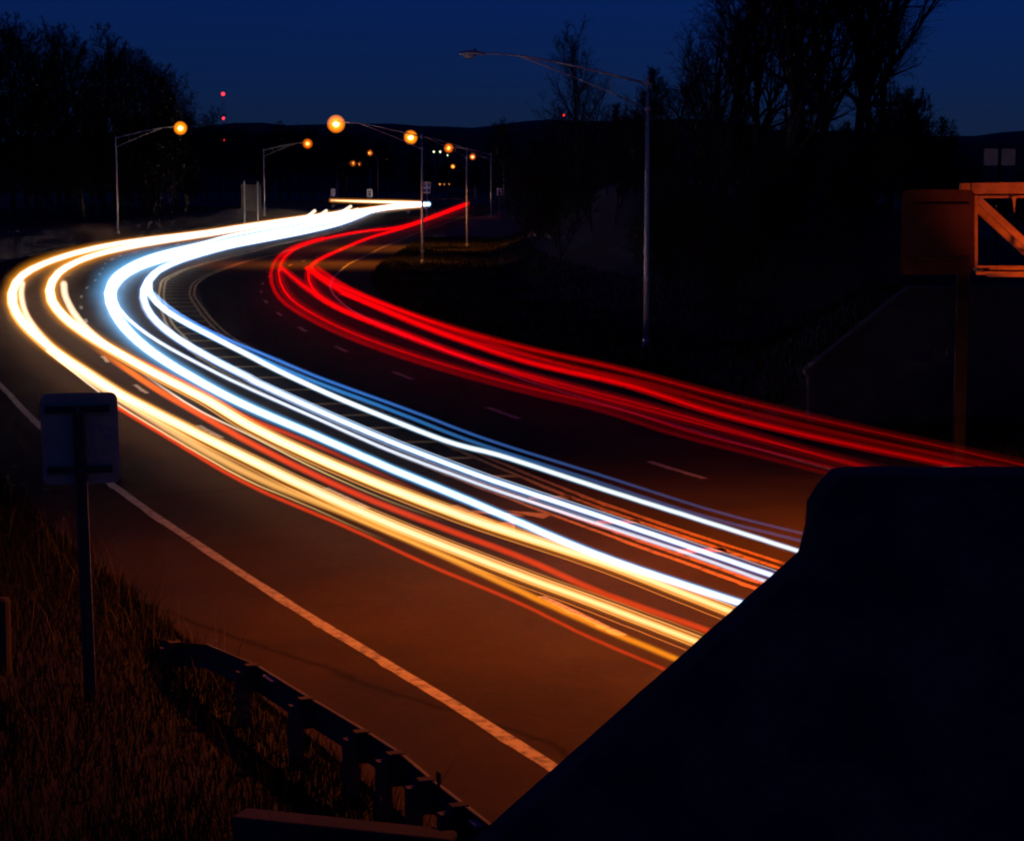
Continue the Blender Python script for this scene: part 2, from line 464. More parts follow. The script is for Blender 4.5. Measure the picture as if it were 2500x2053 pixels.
# centre lines of the light trails on the ground plan: name -> (height, [(x, y) metres])
TRACK = {
'A':(0.7,[(-49.19,569.35),(-45.53,561.01),(-42.06,554.09),(-38.74,548.16),(-35.51,542.83),(-32.35,537.84),(-29.13,532.17),(-25.73,524.52),(-22.78,515.08),(-21.68,505.11),(-22.77,494.86),(-24.82,482.83),(-26.64,467.94),(-28.08,451.21),(-29.3,434.29),(-30.58,414.79),(-31.54,399.63),(-32.53,386.61),(-33.64,376.39),(-34.68,366.65),(-35.64,357.15),(-36.53,347.86),(-37.35,338.83),(-38.1,330.06),(-38.79,321.52),(-39.42,313.23),(-39.99,305.12),(-40.42,296.6),(-40.7,287.69),(-41.1,280.18),(-41.63,274.06),(-42.21,268.6),(-42.78,263.42),(-43.3,258.32),(-43.76,253.16),(-44.13,247.82),(-44.41,242.27),(-44.57,236.43),(-44.6,230.25),(-43.95,220.98),(-43.1,211.25),(-42.1,201.29),(-40.98,191.27),(-39.75,181.24),(-38.37,171.09),(-36.46,158.46),(-34.46,146.94),(-31.88,133.97),(-28.94,120.71),(-26.16,109.14),(-23.8,100.01),(-21.86,93),(-20.26,87.48),(-18.88,82.9),(-17.67,78.95),(-16.6,75.51),(-15.63,72.53),(-14.76,69.89),(-13.96,67.51),(-13.22,65.28),(-12.51,63.16),(-11.85,61.19),(-11.25,59.43),(-10.69,57.88),(-10.16,56.45),(-9.66,55.11),(-9.19,53.84),(-8.74,52.64),(-8.3,51.49),(-7.89,50.4),(-7.5,49.35),(-7.12,48.36),(-6.75,47.4),(-6.4,46.49),(-6.06,45.61),(-5.67,44.6),(-5.36,43.79),(-5.06,43.02),(-4.78,42.28),(-4.5,41.56),(-4.23,40.87),(-3.96,40.22),(-3.71,39.58),(-3.47,38.98),(-3.23,38.39),(-3,37.83),(-2.77,37.3),(-2.56,36.79),(-2.34,36.29),(-2.14,35.82),(-1.94,35.36),(-1.74,34.92),(-1.55,34.5),(-1.36,34.08),(-1.18,33.68),(-1,33.29),(-0.82,32.91),(-0.65,32.54),(-0.48,32.18),(-0.32,31.83),(-0.16,31.49),(-0,31.16),(0.15,30.83),(0.3,30.52),(0.45,30.21),(0.63,29.86),(0.77,29.58),(0.91,29.3),(1.05,29.02),(1.18,28.74),(1.32,28.46),(1.44,28.19),(1.57,27.92),(1.69,27.65),(1.82,27.39),(1.94,27.14),(2.05,26.89),(2.17,26.64),(2.28,26.4),(2.39,26.16)]),
'B':(0.7,[(-20.74,482.12),(-22.45,471.25),(-24.4,458.88),(-25.91,448.39),(-27.5,434.45),(-28.62,421.45),(-29.72,404.9),(-30.49,391.03),(-31.55,377.96),(-32.38,367.74),(-33.34,356.36),(-34.13,347.75),(-35.08,338.49),(-35.87,331.37),(-36.75,323.02),(-37.38,315.88),(-38.03,307.06),(-38.48,299.63),(-38.8,289.76),(-39.06,282.04),(-39.39,273.56),(-39.7,267.2),(-40.09,260.21),(-40.41,254.71),(-40.77,248.34),(-41.03,243.11),(-41.27,236.83),(-41.41,231.55),(-41.12,223.07),(-40.67,215.32),(-39.95,205.58),(-39.14,196.87),(-37.89,185.6),(-36.62,175.68),(-34.82,163.09),(-32.91,151.5),(-30.06,136.32),(-27.5,124.02),(-24.68,111.73),(-22.72,103.96),(-20.81,96.81),(-19.47,92.05),(-18.08,87.32),(-17.07,83.96),(-15.98,80.43),(-15.15,77.79),(-14.23,74.93),(-13.52,72.74),(-12.73,70.28),(-12.11,68.38),(-11.41,66.27),(-10.86,64.64),(-10.25,62.83),(-9.76,61.41),(-9.21,59.77),(-8.76,58.45),(-8.25,56.88),(-7.84,55.55),(-7.36,53.97),(-6.98,52.73),(-6.56,51.39),(-6.22,50.39),(-5.84,49.29),(-5.54,48.42),(-5.19,47.44),(-4.9,46.66),(-4.58,45.78),(-4.32,45.07),(-4.01,44.27),(-3.77,43.62),(-3.48,42.89),(-3.25,42.31),(-2.99,41.64),(-2.77,41.1),(-2.52,40.48),(-2.31,39.98),(-2.07,39.41),(-1.88,38.95),(-1.65,38.42),(-1.47,37.99),(-1.25,37.5),(-1.07,37.09),(-0.87,36.62),(-0.7,36.25),(-0.5,35.82),(-0.34,35.48),(-0.14,35.09),(0.01,34.78),(0.2,34.42),(0.35,34.12),(0.53,33.77),(0.67,33.49),(0.84,33.15),(0.98,32.87),(1.15,32.53),(1.28,32.25),(1.44,31.91),(1.57,31.62),(1.72,31.28),(1.84,31),(1.98,30.66),(2.1,30.38),(2.23,30.05),(2.34,29.78),(2.47,29.45),(2.58,29.19),(2.71,28.88),(2.81,28.63),(2.93,28.33),(3.03,28.09)]),
'C':(0.7,[(-19.92,500.79),(-21.82,495.88),(-23.93,487.71),(-25.4,476.63),(-26.68,457.54),(-27.38,438.35),(-27.89,413.47),(-28.09,392.48),(-28.53,373.01),(-28.91,358.67),(-29.36,343.25),(-29.74,331.63),(-30.19,319.03),(-30.58,309.6),(-31.06,299.37),(-31.35,290.53),(-31.7,280.76),(-31.98,273.16),(-32.3,264.59),(-32.55,257.85),(-32.8,249.93),(-32.9,243.03),(-32.84,234.13),(-32.57,225.6),(-32.12,215.11),(-31.87,207.65),(-31.61,199.49),(-31.37,192.97),(-31.02,185.18),(-30.64,178.51),(-30.02,170.07),(-29.32,162.49),(-28.21,152.45),(-26.96,143.07),(-25.04,130.74),(-23.2,120.36),(-21.03,109.28),(-19.43,101.68),(-17.79,94.31),(-16.62,89.3),(-15.41,84.34),(-14.53,80.86),(-13.59,77.28),(-12.88,74.69),(-12.11,71.97),(-11.52,69.94),(-10.87,67.73),(-10.35,66.04),(-9.77,64.14),(-9.32,62.66),(-8.8,61),(-8.39,59.71),(-7.93,58.28),(-7.56,57.17),(-7.14,55.94),(-6.81,54.99),(-6.43,53.93),(-6.13,53.09),(-5.77,52.12),(-5.49,51.35),(-5.16,50.45),(-4.89,49.72),(-4.58,48.85),(-4.33,48.14),(-4.03,47.31),(-3.79,46.63),(-3.51,45.85),(-3.29,45.21),(-3.02,44.48),(-2.81,43.89),(-2.57,43.21),(-2.37,42.67),(-2.13,42.04),(-1.94,41.54),(-1.72,40.96),(-1.54,40.49),(-1.33,39.93),(-1.16,39.48),(-0.96,38.94),(-0.79,38.5),(-0.6,37.97),(-0.45,37.55),(-0.27,37.06),(-0.12,36.65),(0.05,36.17),(0.2,35.78),(0.36,35.33),(0.49,34.95),(0.65,34.52),(0.78,34.17),(0.93,33.76),(1.06,33.43),(1.2,33.06),(1.32,32.76),(1.47,32.41),(1.58,32.14),(1.72,31.82),(1.84,31.56),(1.97,31.27),(2.09,31.03),(2.22,30.75),(2.33,30.53),(2.46,30.26),(2.56,30.05),(2.69,29.79),(2.79,29.58),(2.91,29.34),(3.01,29.13),(3.13,28.89),(3.23,28.69)]),
'D':(0.7,[(-25.31,132.37),(-22.04,115.46),(-19.55,103.69),(-17.59,95.38),(-16,89.12),(-14.78,84.52),(-13.62,80.34),(-12.6,76.8),(-11.68,73.73),(-10.84,70.96),(-10.06,68.41),(-9.34,66.07),(-8.67,63.94),(-8.04,62.01),(-7.51,60.39),(-6.96,58.74),(-6.44,57.19),(-5.95,55.73),(-5.48,54.35),(-5.03,53.02),(-4.6,51.74),(-4.2,50.52),(-3.81,49.35),(-3.47,48.34),(-3.12,47.3),(-2.78,46.33),(-2.45,45.44),(-2.13,44.6),(-1.83,43.8),(-1.54,43.05),(-1.25,42.32),(-0.98,41.61),(-0.71,40.92),(-0.48,40.34),(-0.23,39.74),(0.02,39.16),(0.26,38.62),(0.49,38.09),(0.72,37.57),(0.94,37.07),(1.15,36.58),(1.36,36.11),(1.55,35.68),(1.75,35.23),(1.94,34.79),(2.13,34.36),(2.31,33.94),(2.49,33.52),(2.67,33.11),(2.84,32.7),(3,32.29),(3.15,31.93),(3.3,31.53),(3.46,31.15),(3.6,30.77),(3.75,30.4)]),
'E':(0.7,[(-27.47,402.15),(-26.83,369.8),(-26.6,346),(-26.65,327.97),(-26.93,314.09),(-27.32,302.74),(-27.68,291.95),(-28.03,282.14),(-28.41,273.39),(-28.81,265.49),(-29.27,257.09),(-29.66,250.42),(-30.03,244.1),(-30.37,238.02),(-30.67,232.02),(-30.63,223.98),(-30.3,214.51),(-29.88,204.96),(-29.44,195.95),(-28.99,187.36),(-28.46,178.79),(-27.8,169.94),(-26.93,160.45),(-25.71,149.78),(-24.08,137.82),(-22.19,125.61),(-20.27,114.59),(-18.54,105.51),(-17.06,98.36),(-15.8,92.73),(-14.57,87.54),(-13.66,83.93),(-12.85,80.85),(-12.11,78.13),(-11.42,75.68),(-10.78,73.42),(-10.18,71.32),(-9.59,69.33),(-9.04,67.5),(-8.56,65.92),(-8.23,64.82),(-8.11,64.34),(-8,63.91),(-7.73,62.99),(-7.34,61.76),(-6.93,60.46),(-6.52,59.17),(-6.12,57.92),(-5.74,56.73),(-5.38,55.62),(-4.99,54.41),(-4.67,53.43),(-4.37,52.5),(-4.07,51.6),(-3.78,50.74),(-3.51,49.92),(-3.24,49.13),(-2.98,48.38),(-2.73,47.65),(-2.49,46.96),(-2.25,46.3),(-2.02,45.66),(-1.79,45.04),(-1.57,44.44),(-1.36,43.86),(-1.15,43.3),(-0.95,42.75),(-0.75,42.23),(-0.56,41.73),(-0.37,41.25),(-0.15,40.73),(0.03,40.29),(0.21,39.87),(0.38,39.45),(0.55,39.05),(0.72,38.65),(0.88,38.27),(1.04,37.89),(1.2,37.51),(1.36,37.14),(1.51,36.78),(1.66,36.42),(1.8,36.07),(1.94,35.72),(2.08,35.38),(2.22,35.04),(2.36,34.71),(2.49,34.39),(2.62,34.07),(2.75,33.76),(2.89,33.4),(3.01,33.1),(3.13,32.8),(3.25,32.51),(3.37,32.22),(3.48,31.94),(3.59,31.66),(3.7,31.39),(3.81,31.13),(3.92,30.86)]),
'F':(0.7,[(-28.08,178.76),(-27.35,167.28),(-26.11,154.1),(-23.85,137.33),(-21.03,120.95),(-18.77,109.99),(-16.81,101.53),(-15.26,95.38),(-13.95,90.5),(-12.79,86.27),(-11.73,82.42),(-10.76,78.88),(-9.86,75.64),(-9.04,72.64),(-8.35,70.08),(-7.64,67.53),(-6.99,65.25),(-6.38,63.17),(-5.81,61.26),(-5.28,59.5),(-4.78,57.87),(-4.3,56.36),(-3.85,54.96),(-3.46,53.76),(-3.05,52.51),(-2.66,51.32),(-2.29,50.19),(-1.93,49.13),(-1.59,48.15),(-1.25,47.3),(-0.93,46.63),(-0.62,46.07),(-0.31,45.42),(-0.04,44.77),(0.24,44.05),(0.52,43.34),(0.78,42.65),(1.04,41.97),(1.29,41.32),(1.54,40.68),(1.77,40.08),(2,39.5),(2.21,38.99),(2.42,38.44),(2.64,37.91),(2.84,37.4),(3.05,36.9),(3.24,36.41),(3.43,35.93),(3.62,35.47),(3.8,35.02),(3.96,34.61),(4.14,34.18),(4.3,33.75),(4.47,33.34),(4.63,32.94)]),
'G':(0.7,[(-21.62,124.52),(-19.29,113.96),(-17.39,105.62),(-15.83,99.09),(-14.5,93.85),(-13.45,89.86),(-12.41,86.09),(-11.47,82.82),(-10.62,79.93),(-9.84,77.35),(-9.11,74.97),(-8.42,72.71),(-7.76,70.52),(-7.14,68.43),(-6.61,66.67),(-6.07,64.92),(-5.55,63.33),(-5.06,61.85),(-4.6,60.46),(-4.15,59.13),(-3.72,57.87),(-3.31,56.65),(-2.92,55.47),(-2.58,54.42),(-2.21,53.3),(-1.86,52.2),(-1.53,51.14),(-1.21,50.14),(-0.9,49.2),(-0.6,48.33),(-0.3,47.51),(-0.02,46.76),(0.25,46.04),(0.5,45.41),(0.76,44.75),(1.01,44.12),(1.25,43.5),(1.49,42.89),(1.73,42.3),(1.95,41.72),(2.17,41.14),(2.38,40.58),(2.57,40.07),(2.77,39.53),(2.97,39.01),(3.16,38.5),(3.35,38.02),(3.53,37.56),(3.72,37.13),(3.9,36.73),(4.08,36.35),(4.24,36.02),(4.42,35.68),(4.6,35.35),(4.77,35.03),(4.94,34.71)]),
'C2':(0.7,[(-32.77,416.55),(-32.59,403.34),(-32.42,390.93),(-32.45,381.43),(-32.49,372.6),(-32.54,365.03),(-32.61,357.25),(-32.7,350.05),(-32.83,343.46),(-32.98,337.43),(-33.16,331.9),(-33.35,326.81),(-33.57,322.08),(-33.8,317.64),(-34.01,313.81),(-34.25,309.79),(-34.49,305.94),(-34.73,302.23),(-34.95,298.43),(-35.12,294.4),(-35.28,290.46),(-35.44,286.6),(-35.58,282.79),(-35.7,279.34),(-35.81,275.52),(-35.89,271.58),(-35.92,267.43),(-35.89,262.99),(-35.8,258.28),(-35.67,253.44),(-35.53,248.7),(-35.42,244.27),(-35.35,240.22),(-35.32,236.86),(-35.31,233.43),(-35.32,230.21),(-35.15,225.89),(-34.97,221.64),(-34.78,217.49),(-34.59,213.38),(-34.37,209.29),(-34.14,205.16),(-33.9,201.35),(-33.59,197.06),(-33.25,192.65),(-32.86,188.11),(-32.43,183.43),(-31.95,178.62),(-31.42,173.69),(-30.84,168.63),(-30.21,163.48),(-29.61,158.75),(-28.93,153.55),(-28.24,148.46),(-27.57,143.57),(-26.93,138.93)]),
'A2':(0.7,[(-31.33,133.42),(-30.87,131.41),(-30.43,129.47),(-30,127.58),(-29.58,125.74),(-29.21,124.12),(-28.81,122.39),(-28.42,120.71),(-28.04,119.08),(-27.66,117.5),(-27.3,115.96),(-26.93,114.46),(-26.58,112.99),(-26.23,111.56),(-25.92,110.29),(-25.59,108.94),(-25.27,107.62),(-24.95,106.34),(-24.64,105.1),(-24.34,103.91),(-24.05,102.75),(-23.77,101.64),(-23.49,100.57),(-23.25,99.62),(-22.99,98.61),(-22.73,97.63),(-22.48,96.68),(-22.24,95.76),(-22,94.86),(-21.76,93.99),(-21.54,93.15),(-21.31,92.33),(-21.1,91.54),(-20.9,90.84),(-20.7,90.09),(-20.5,89.37),(-20.3,88.67),(-20.11,87.99),(-19.92,87.34),(-19.74,86.7),(-19.56,86.08),(-19.38,85.47),(-19.23,84.93),(-19.06,84.35),(-18.89,83.78),(-18.73,83.22),(-18.56,82.67),(-18.4,82.13),(-18.25,81.6),(-18.09,81.08),(-17.94,80.56),(-17.8,80.09),(-17.65,79.58),(-17.5,79.08),(-17.36,78.58),(-17.21,78.09)]),
'B2':(0.7,[(-28.45,132.37),(-27.82,129.47),(-27.22,126.7),(-26.65,124.05),(-26.09,121.53),(-25.61,119.37),(-25.11,117.14),(-24.62,115.02),(-24.15,113),(-23.69,111.06),(-23.25,109.2),(-22.83,107.42),(-22.42,105.72),(-22.03,104.1),(-21.69,102.69),(-21.33,101.21),(-20.98,99.8),(-20.64,98.44),(-20.31,97.14),(-20,95.88),(-19.69,94.67),(-19.39,93.51),(-19.11,92.4),(-18.85,91.42),(-18.58,90.39),(-18.32,89.41),(-18.07,88.46),(-17.83,87.56),(-17.59,86.69),(-17.36,85.86),(-17.14,85.05),(-16.92,84.27),(-16.71,83.52),(-16.52,82.86),(-16.32,82.16),(-16.12,81.48),(-15.93,80.83),(-15.74,80.19),(-15.56,79.58),(-15.38,78.98),(-15.21,78.41),(-15.04,77.85),(-14.89,77.36),(-14.72,76.84),(-14.56,76.34),(-14.41,75.85),(-14.26,75.37),(-14.1,74.9),(-13.96,74.44),(-13.81,73.99),(-13.66,73.54),(-13.53,73.14),(-13.39,72.7),(-13.25,72.27),(-13.11,71.83),(-12.98,71.4)]),
'amb':(0.5,[(-16.38,75.2),(-15.31,71.92),(-14.34,68.93),(-13.45,66.22),(-12.63,63.77),(-11.94,61.73),(-11.24,59.68),(-10.58,57.78),(-9.97,56.02),(-9.39,54.36),(-8.85,52.79),(-8.33,51.32),(-7.85,49.94),(-7.39,48.64),(-7,47.54),(-6.58,46.41),(-6.19,45.35),(-5.82,44.38),(-5.46,43.49),(-5.12,42.67),(-4.8,41.92),(-4.48,41.23),(-4.18,40.58),(-3.91,40.02),(-3.63,39.41),(-3.35,38.82),(-3.08,38.24),(-2.82,37.66),(-2.57,37.09),(-2.32,36.54),(-2.09,35.99),(-1.85,35.46),(-1.63,34.94),(-1.43,34.47),(-1.22,33.97),(-1.01,33.47),(-0.81,32.98),(-0.62,32.5),(-0.43,32.04),(-0.25,31.58),(-0.07,31.14),(0.11,30.71),(0.26,30.33),(0.42,29.92),(0.59,29.53),(0.74,29.15),(0.9,28.78),(1.05,28.43),(1.19,28.09),(1.34,27.76),(1.48,27.44),(1.61,27.17),(1.75,26.87),(1.88,26.58),(2.01,26.29),(2.14,26.01)]),
'thin':(0.5,[(-17.6,78.62),(-16.88,76.33),(-16.2,74.17),(-15.55,72.13),(-14.94,70.19),(-14.41,68.53),(-13.86,66.79),(-13.34,65.15),(-12.84,63.6),(-12.37,62.14),(-11.93,60.78),(-11.5,59.51),(-11.1,58.33),(-10.72,57.23),(-10.39,56.28),(-10.04,55.28),(-9.7,54.33),(-9.37,53.4),(-9.05,52.51),(-8.74,51.65),(-8.45,50.82),(-8.16,50.02),(-7.88,49.25),(-7.64,48.56),(-7.37,47.84),(-7.12,47.14),(-6.87,46.46),(-6.63,45.81),(-6.4,45.18),(-6.18,44.57),(-5.96,43.99),(-5.74,43.43),(-5.54,42.91),(-5.35,42.46),(-5.16,42),(-4.97,41.57),(-4.78,41.17),(-4.6,40.78),(-4.42,40.4),(-4.25,40.02),(-4.08,39.64),(-3.91,39.26),(-3.75,38.91),(-3.59,38.53),(-3.43,38.16),(-3.27,37.79),(-3.12,37.43),(-2.97,37.08),(-2.82,36.74),(-2.67,36.4),(-2.53,36.07),(-2.4,35.78),(-2.26,35.47),(-2.12,35.16),(-1.99,34.85),(-1.86,34.56)]),
'or1':(0.5,[(-10.89,57.4),(-10.35,55.89),(-9.83,54.44),(-9.34,53.07),(-8.87,51.76),(-8.46,50.62),(-8.03,49.41),(-7.63,48.26),(-7.23,47.15),(-6.86,46.1),(-6.51,45.11),(-6.17,44.18),(-5.84,43.32),(-5.53,42.52),(-5.26,41.85),(-4.98,41.16),(-4.7,40.52),(-4.43,39.93),(-4.17,39.36),(-3.92,38.82),(-3.68,38.29),(-3.44,37.77),(-3.2,37.26),(-3,36.8),(-2.78,36.29),(-2.56,35.79),(-2.35,35.29),(-2.15,34.81),(-1.95,34.33),(-1.76,33.87),(-1.57,33.43),(-1.39,33.01),(-1.21,32.61),(-1.05,32.25),(-0.87,31.88),(-0.7,31.52),(-0.54,31.17),(-0.38,30.83),(-0.22,30.49),(-0.07,30.15),(0.08,29.81),(0.23,29.46),(0.36,29.14),(0.49,28.79),(0.63,28.44),(0.76,28.11),(0.88,27.79),(1.01,27.48),(1.14,27.19),(1.26,26.92),(1.38,26.65),(1.49,26.42),(1.61,26.16),(1.73,25.91),(1.84,25.67),(1.95,25.43)]),
'or2':(0.7,[(-15.83,78.09),(-14.79,74.82),(-13.82,71.75),(-12.92,68.86),(-12.08,66.16),(-11.38,63.89),(-10.66,61.61),(-10,59.55),(-9.38,57.67),(-8.81,55.94),(-8.27,54.31),(-7.76,52.78),(-7.28,51.32),(-6.82,49.96),(-6.43,48.79),(-6.02,47.61),(-5.63,46.5),(-5.26,45.47),(-4.91,44.49),(-4.57,43.57),(-4.24,42.69),(-3.93,41.87),(-3.63,41.08),(-3.37,40.41),(-3.09,39.71),(-2.82,39.05),(-2.56,38.43),(-2.3,37.84),(-2.06,37.28),(-1.82,36.74),(-1.59,36.22),(-1.36,35.73),(-1.14,35.25),(-0.95,34.83),(-0.74,34.38),(-0.53,33.94),(-0.33,33.52),(-0.14,33.09),(0.05,32.67),(0.23,32.23),(0.41,31.79),(0.58,31.34),(0.73,30.93),(0.89,30.5),(1.04,30.1),(1.2,29.72),(1.35,29.37),(1.51,29.04),(1.66,28.73),(1.8,28.43),(1.95,28.14),(2.08,27.88),(2.22,27.6),(2.36,27.33),(2.49,27.06),(2.62,26.79)]),
'or3':(0.7,[(-14.71,76.65),(-14.24,75.34),(-13.8,74.06),(-13.37,72.84),(-12.95,71.64),(-12.58,70.59),(-12.19,69.45),(-11.8,68.34),(-11.43,67.26),(-11.07,66.2),(-10.72,65.17),(-10.37,64.17),(-10.04,63.19),(-9.72,62.23),(-9.43,61.38),(-9.13,60.47),(-8.83,59.56),(-8.54,58.67),(-8.25,57.77),(-7.97,56.87),(-7.7,55.98),(-7.44,55.12),(-7.18,54.32),(-6.96,53.64),(-6.73,52.96),(-6.5,52.34),(-6.28,51.77),(-6.07,51.23),(-5.87,50.71),(-5.66,50.21),(-5.46,49.72),(-5.27,49.24),(-5.08,48.75),(-4.91,48.31),(-4.72,47.82),(-4.54,47.33),(-4.36,46.85),(-4.18,46.37),(-4.01,45.9),(-3.84,45.44),(-3.68,44.99),(-3.51,44.54),(-3.37,44.14),(-3.21,43.71),(-3.06,43.29),(-2.91,42.87),(-2.76,42.46),(-2.62,42.06),(-2.47,41.67),(-2.33,41.28),(-2.2,40.9),(-2.07,40.56),(-1.94,40.19),(-1.81,39.83),(-1.68,39.47),(-1.56,39.12)]),
'thin2':(0.7,[(-11.83,66.29),(-11.43,64.98),(-11.04,63.72),(-10.67,62.5),(-10.32,61.33),(-10,60.31),(-9.67,59.23),(-9.35,58.2),(-9.05,57.22),(-8.75,56.3),(-8.47,55.43),(-8.2,54.61),(-7.94,53.85),(-7.68,53.13),(-7.46,52.51),(-7.22,51.86),(-6.99,51.24),(-6.77,50.62),(-6.55,50.02),(-6.33,49.42),(-6.12,48.83),(-5.91,48.24),(-5.71,47.66),(-5.53,47.14),(-5.33,46.58),(-5.14,46.04),(-4.96,45.51),(-4.78,44.99),(-4.6,44.49),(-4.43,44),(-4.26,43.54),(-4.09,43.08),(-3.93,42.64),(-3.79,42.26),(-3.63,41.84),(-3.48,41.44),(-3.33,41.06),(-3.18,40.68),(-3.04,40.31),(-2.9,39.96),(-2.76,39.61),(-2.62,39.28),(-2.5,38.98),(-2.37,38.67),(-2.24,38.37),(-2.11,38.08),(-1.98,37.79),(-1.86,37.52),(-1.74,37.26),(-1.61,37),(-1.49,36.75),(-1.39,36.52),(-1.27,36.28),(-1.16,36.03),(-1.04,35.8),(-0.93,35.56)]),
'R1':(0.85,[(-10.89,495.65),(-11.78,445.69),(-12.4,409.91),(-13.11,377.77),(-13.85,353.79),(-14.54,333.33),(-15.12,318.52),(-15.87,305.04),(-16.76,295.9),(-17.81,290.19),(-18.72,286.12),(-19.71,280.85),(-20.56,274.63),(-21.18,268.4),(-21.76,260.38),(-22.23,251.92),(-22.57,243.05),(-22.73,234.9),(-22.46,221.77),(-21.54,204.18),(-20.06,184.09),(-18.41,166),(-16.39,146.62),(-14.55,131.04),(-13.02,119.33),(-11.92,111.84),(-10.86,105.32),(-9.95,100.36),(-9.25,96.79),(-8.51,93.1),(-7.83,89.8),(-7.2,86.89),(-6.7,84.68),(-6.16,82.37),(-5.65,80.29),(-5.16,78.39),(-4.77,76.87),(-4.33,75.22),(-3.91,73.66),(-3.56,72.41),(-3.17,71.03),(-2.79,69.73),(-2.43,68.52),(-2.13,67.54),(-1.79,66.46),(-1.46,65.43),(-1.14,64.45),(-0.88,63.64),(-0.58,62.74),(-0.28,61.87),(0,61.03),(0.24,60.35),(0.52,59.58),(0.79,58.85),(1.01,58.26),(1.27,57.6),(1.52,56.98),(1.77,56.37),(1.98,55.86),(2.21,55.26),(2.44,54.65),(2.67,54.02),(2.85,53.46),(3.06,52.78),(3.26,52.07),(3.42,51.46),(3.61,50.75),(3.79,50.07),(3.96,49.41),(4.11,48.89),(4.29,48.32),(4.46,47.79),(4.64,47.29),(4.78,46.88),(4.95,46.42),(5.12,45.97),(5.29,45.54),(5.43,45.17),(5.58,44.75),(5.74,44.33),(5.87,43.98),(6.02,43.57),(6.17,43.17),(6.31,42.78),(6.43,42.45),(6.57,42.07),(6.71,41.7),(6.85,41.34),(6.96,41.03),(7.09,40.67)]),
'R2':(0.85,[(-10.63,473.6),(-11.44,430.85),(-12.02,399.78),(-12.74,372.97),(-13.44,351.25),(-14.08,332.23),(-14.6,317.87),(-15.19,303.3),(-15.72,289.61),(-16.25,277.66),(-16.68,268.4),(-17.1,257.75),(-17.39,246.64),(-17.53,236.76),(-17.43,223.25),(-17.1,208.23),(-16.83,195.29),(-16.63,185.53),(-16.27,174.11),(-15.48,160.62),(-14.22,145.59),(-13.01,133.68),(-11.71,122.55),(-10.62,114.39),(-9.69,108.41),(-9,104.42),(-8.28,100.6),(-7.63,97.43),(-7.12,95.09),(-6.55,92.67),(-6.02,90.44),(-5.51,88.29),(-5.09,86.47),(-4.62,84.37),(-4.17,82.32),(-3.75,80.35),(-3.39,78.73),(-3,76.94),(-2.63,75.27),(-2.32,73.94),(-1.97,72.5),(-1.64,71.2),(-1.32,70),(-1.05,69.04),(-0.75,68),(-0.45,67.02),(-0.16,66.08),(0.08,65.31),(0.35,64.44),(0.62,63.6),(0.88,62.78),(1.1,62.1),(1.35,61.33),(1.59,60.59),(1.79,59.98),(2.03,59.27),(2.26,58.59),(2.48,57.92),(2.66,57.36),(2.88,56.71),(3.09,56.07),(3.29,55.43),(3.46,54.89),(3.65,54.27),(3.84,53.65),(4,53.12),(4.17,52.52),(4.35,51.92),(4.52,51.33),(4.66,50.83),(4.82,50.27),(4.98,49.71),(5.14,49.16),(5.27,48.7),(5.42,48.17),(5.56,47.65),(5.7,47.14),(5.82,46.71),(5.96,46.22),(6.09,45.73),(6.2,45.33),(6.33,44.87),(6.46,44.42),(6.58,43.99),(6.69,43.63),(6.81,43.23),(6.94,42.83),(7.06,42.45),(7.16,42.13),(7.28,41.76)]),
'R3':(0.85,[(-17.42,157.54),(-15.18,142.82),(-13.33,130.78),(-11.79,120.98),(-10.49,112.98),(-9.48,107.07),(-8.51,101.84),(-7.65,97.57),(-6.88,93.87),(-6.16,90.54),(-5.49,87.51),(-4.87,84.76),(-4.29,82.23),(-3.75,79.88),(-3.28,77.87),(-2.78,75.8),(-2.32,73.87),(-1.88,72.08),(-1.45,70.39),(-1.05,68.81),(-0.66,67.31),(-0.29,65.9),(0.06,64.57),(0.38,63.45),(0.71,62.29),(1.03,61.2),(1.34,60.17),(1.65,59.19),(1.94,58.26),(2.23,57.36),(2.5,56.5),(2.77,55.67),(3.04,54.86),(3.27,54.14),(3.52,53.38),(3.76,52.63),(3.99,51.91),(4.22,51.21),(4.45,50.53),(4.66,49.88),(4.88,49.24),(5.09,48.62),(5.27,48.07),(5.47,47.48),(5.66,46.91),(5.86,46.36),(6.04,45.83),(6.23,45.32),(6.41,44.81),(6.58,44.32),(6.75,43.83),(6.91,43.39),(7.07,42.9),(7.22,42.4),(7.37,41.9),(7.51,41.39)]),
'R4':(0.85,[(-15.5,157.54),(-13.15,141.04),(-11.32,128.8),(-9.84,119.76),(-8.59,112.7),(-7.59,107.3),(-6.6,102.08),(-5.71,97.41),(-4.89,93.23),(-4.15,89.47),(-3.46,86.11),(-2.82,83.11),(-2.23,80.44),(-1.67,78.02),(-1.19,75.96),(-0.7,73.83),(-0.22,71.85),(0.23,70.07),(0.66,68.5),(1.08,67.14),(1.49,65.94),(1.88,64.84),(2.27,63.8),(2.61,62.86),(2.97,61.82),(3.31,60.73),(3.63,59.56),(3.92,58.33),(4.2,57.08),(4.47,55.86),(4.72,54.71),(4.98,53.68),(5.23,52.74),(5.45,51.96),(5.7,51.15),(5.94,50.38),(6.18,49.66),(6.42,48.98),(6.65,48.34),(6.87,47.72),(7.1,47.14),(7.32,46.58),(7.52,46.1),(7.73,45.58),(7.94,45.08),(8.15,44.6),(8.36,44.13),(8.56,43.67),(8.75,43.21),(8.94,42.76),(9.13,42.33),(9.3,41.94),(9.48,41.52),(9.66,41.12),(9.83,40.72),(10,40.32)]),
